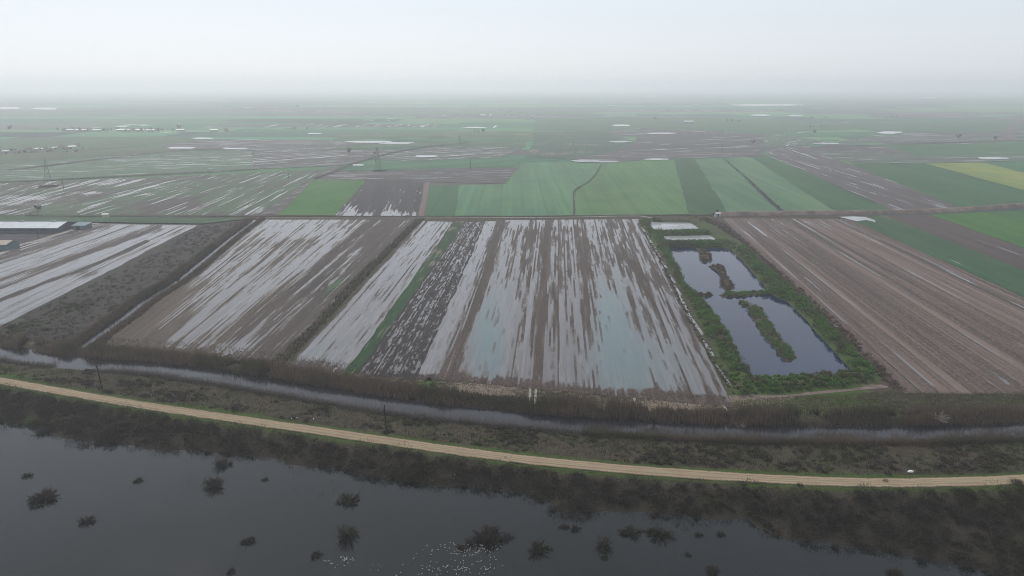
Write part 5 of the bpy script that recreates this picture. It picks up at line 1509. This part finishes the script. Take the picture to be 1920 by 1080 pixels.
pole(193, 735, 0.6, 8.2, (0.1, 0.9), 'leaning wooden pole between canal and road at the left')
pole(725, 817, 0.8, 8.6, (0.05, 0.3), 'wooden pole between canal and road in the middle')
pole(120, 357, 0, 10, (0, 0.2), 'thin wooden pole right of the left pylon', 0.3)
pole(541, 335, 0, 9, (0, 0), 'thin wooden pole in the wet field above the mauve lane', 0.3)
pole(882, 317, 0, 12, (0, 0), 'thin wooden pole on the dark mauve strip right of the middle pylon', 0.35)
pole(72, 447, 0, 7, (0, 0), 'wooden pole beside the track and the farm shed', 0.2)
pole(1354, 283, 0, 11, (0, 0), 'thin wooden pole in the dark wet ploughland', 0.35)

# ------------------------------------------------------------------ waterbirds, litter
M['feather'] = plain('white_feathers', (0.3, 0.3, 0.29), 0.8, 0.2, 0.1, 8)


def bird_mesh():
    v, f = [], []
    prof = [(-0.26, 0.10, 0.012), (-0.18, 0.085, 0.05), (-0.05, 0.075, 0.088), (0.08, 0.08, 0.085), (0.15, 0.12, 0.055), (0.19, 0.19, 0.034), (0.215, 0.235, 0.042), (0.25, 0.235, 0.032), (0.29, 0.225, 0.008)]
    n = 6
    for x, z, r in prof:
        for i in range(n):
            a = 2 * math.pi * i / n
            v.append((x, r * 1.05 * math.cos(a), z + r * math.sin(a)))
    for k in range(len(prof) - 1):
        for i in range(n):
            f.append((k * n + i, k * n + (i + 1) % n, (k + 1) * n + (i + 1) % n, (k + 1) * n + i))
    f.append(tuple(range(n - 1, -1, -1))); f.append(tuple(range((len(prof) - 1) * n, len(prof) * n)))
    me = bpy.data.meshes.new('waterbird'); me.from_pydata(v, [], f); me.materials.append(M['feather'])
    return me


BM = bird_mesh()
spots = []
g = np.random.default_rng(77)
while len(spots) < 235:
    k = g.random()
    if k < 0.45: px, py = g.normal(880, 30), g.normal(1030, 10)
    elif k < 0.85: px, py = g.normal(850, 75), g.normal(1066, 9)
    elif k < 0.92: px, py = 640 + 24 * g.random() + g.normal(0, 2), 1044 + 8 * g.random()
    else: px, py = g.uniform(600, 665), 1066 - 14 * math.sin((g.random()) * 2.2)
    if 590 < px < 945 and 1018 < py < 1082: spots.append((px, py))
for px, py in spots:
    x, y = G(px, py, -0.7)
    tag(link('waterbird', BM, None, (x, y, -0.72), random.uniform(0, 6.28), random.uniform(0.5, 1.0)), 'small white waterbird floating in the loose flock on the dark lagoon', 'bird', None, 'white waterbirds on the lagoon')

M['plastic'] = plain('white_plastic', (0.6, 0.6, 0.6), 0.5, 0.4, 0.1, 3)


def sack(px, py, z, s, lab):
    x, y = G(px, py, z)
    g_ = np.random.default_rng(int(px))
    v, f = [], []
    for k, (zz, rr) in enumerate([(0, 0.7), (0.18, 1.0), (0.38, 0.75), (0.5, 0.2)]):
        for i in range(7):
            a = 6.283 * i / 7; q = rr * (1 + g_.normal(0, 0.18))
            v.append((math.cos(a) * q * 0.7, math.sin(a) * q * 0.45, zz + g_.normal(0, 0.04)))
    for k in range(3):
        for i in range(7): f.append((k * 7 + i, k * 7 + (i + 1) % 7, (k + 1) * 7 + (i + 1) % 7, (k + 1) * 7 + i))
    f.append(tuple(range(21, 28)))
    me = bpy.data.meshes.new('rubbish_sack'); me.from_pydata(v, [], f); me.materials.append(M['plastic'])
    tag(link('rubbish_sack', me, None, (x, y, float(height(np.array([x]), np.array([y]))[0]) + 0.02), g_.uniform(0, 3), s), lab, 'litter')


sack(1708, 888, 1.1, 1.1, 'white plastic sack in the grass above the road at the right')
sack(556, 785, 1.2, 0.5, 'crumpled white litter on the verge, left of the middle pole')
sack(588, 786, 1.2, 0.45, 'smaller white litter right of the crumpled one on the verge')
sack(547, 787, 1.2, 0.35, 'scrap of white litter left of the crumpled one on the verge')
sack(852, 890, 0.3, 0.45, 'white scrap in the thicket below the road bend')

# ------------------------------------------------------------------ haze
def haze():
    mb = MB(); H = 24500.0
    mb.box(-H, H, -H, H, -5.0, 128.0)
    m_ = bpy.data.materials.new('haze'); m_.use_nodes = True
    t = m_.node_tree; t.nodes.clear()
    o = t.nodes.new('ShaderNodeOutputMaterial'); v = t.nodes.new('ShaderNodeVolumePrincipled')
    v.inputs['Color'].default_value = (*HAZE_COLOR, 1)
    v.inputs['Density'].default_value = HAZE_DENSITY
    v.inputs['Anisotropy'].default_value = HAZE_ANISO
    t.links.new(v.outputs[0], o.inputs['Volume'])
    ob = mb.build('haze', m_)
    tag(ob, 'pale even haze over the whole plain', 'haze', 'stuff')


haze()
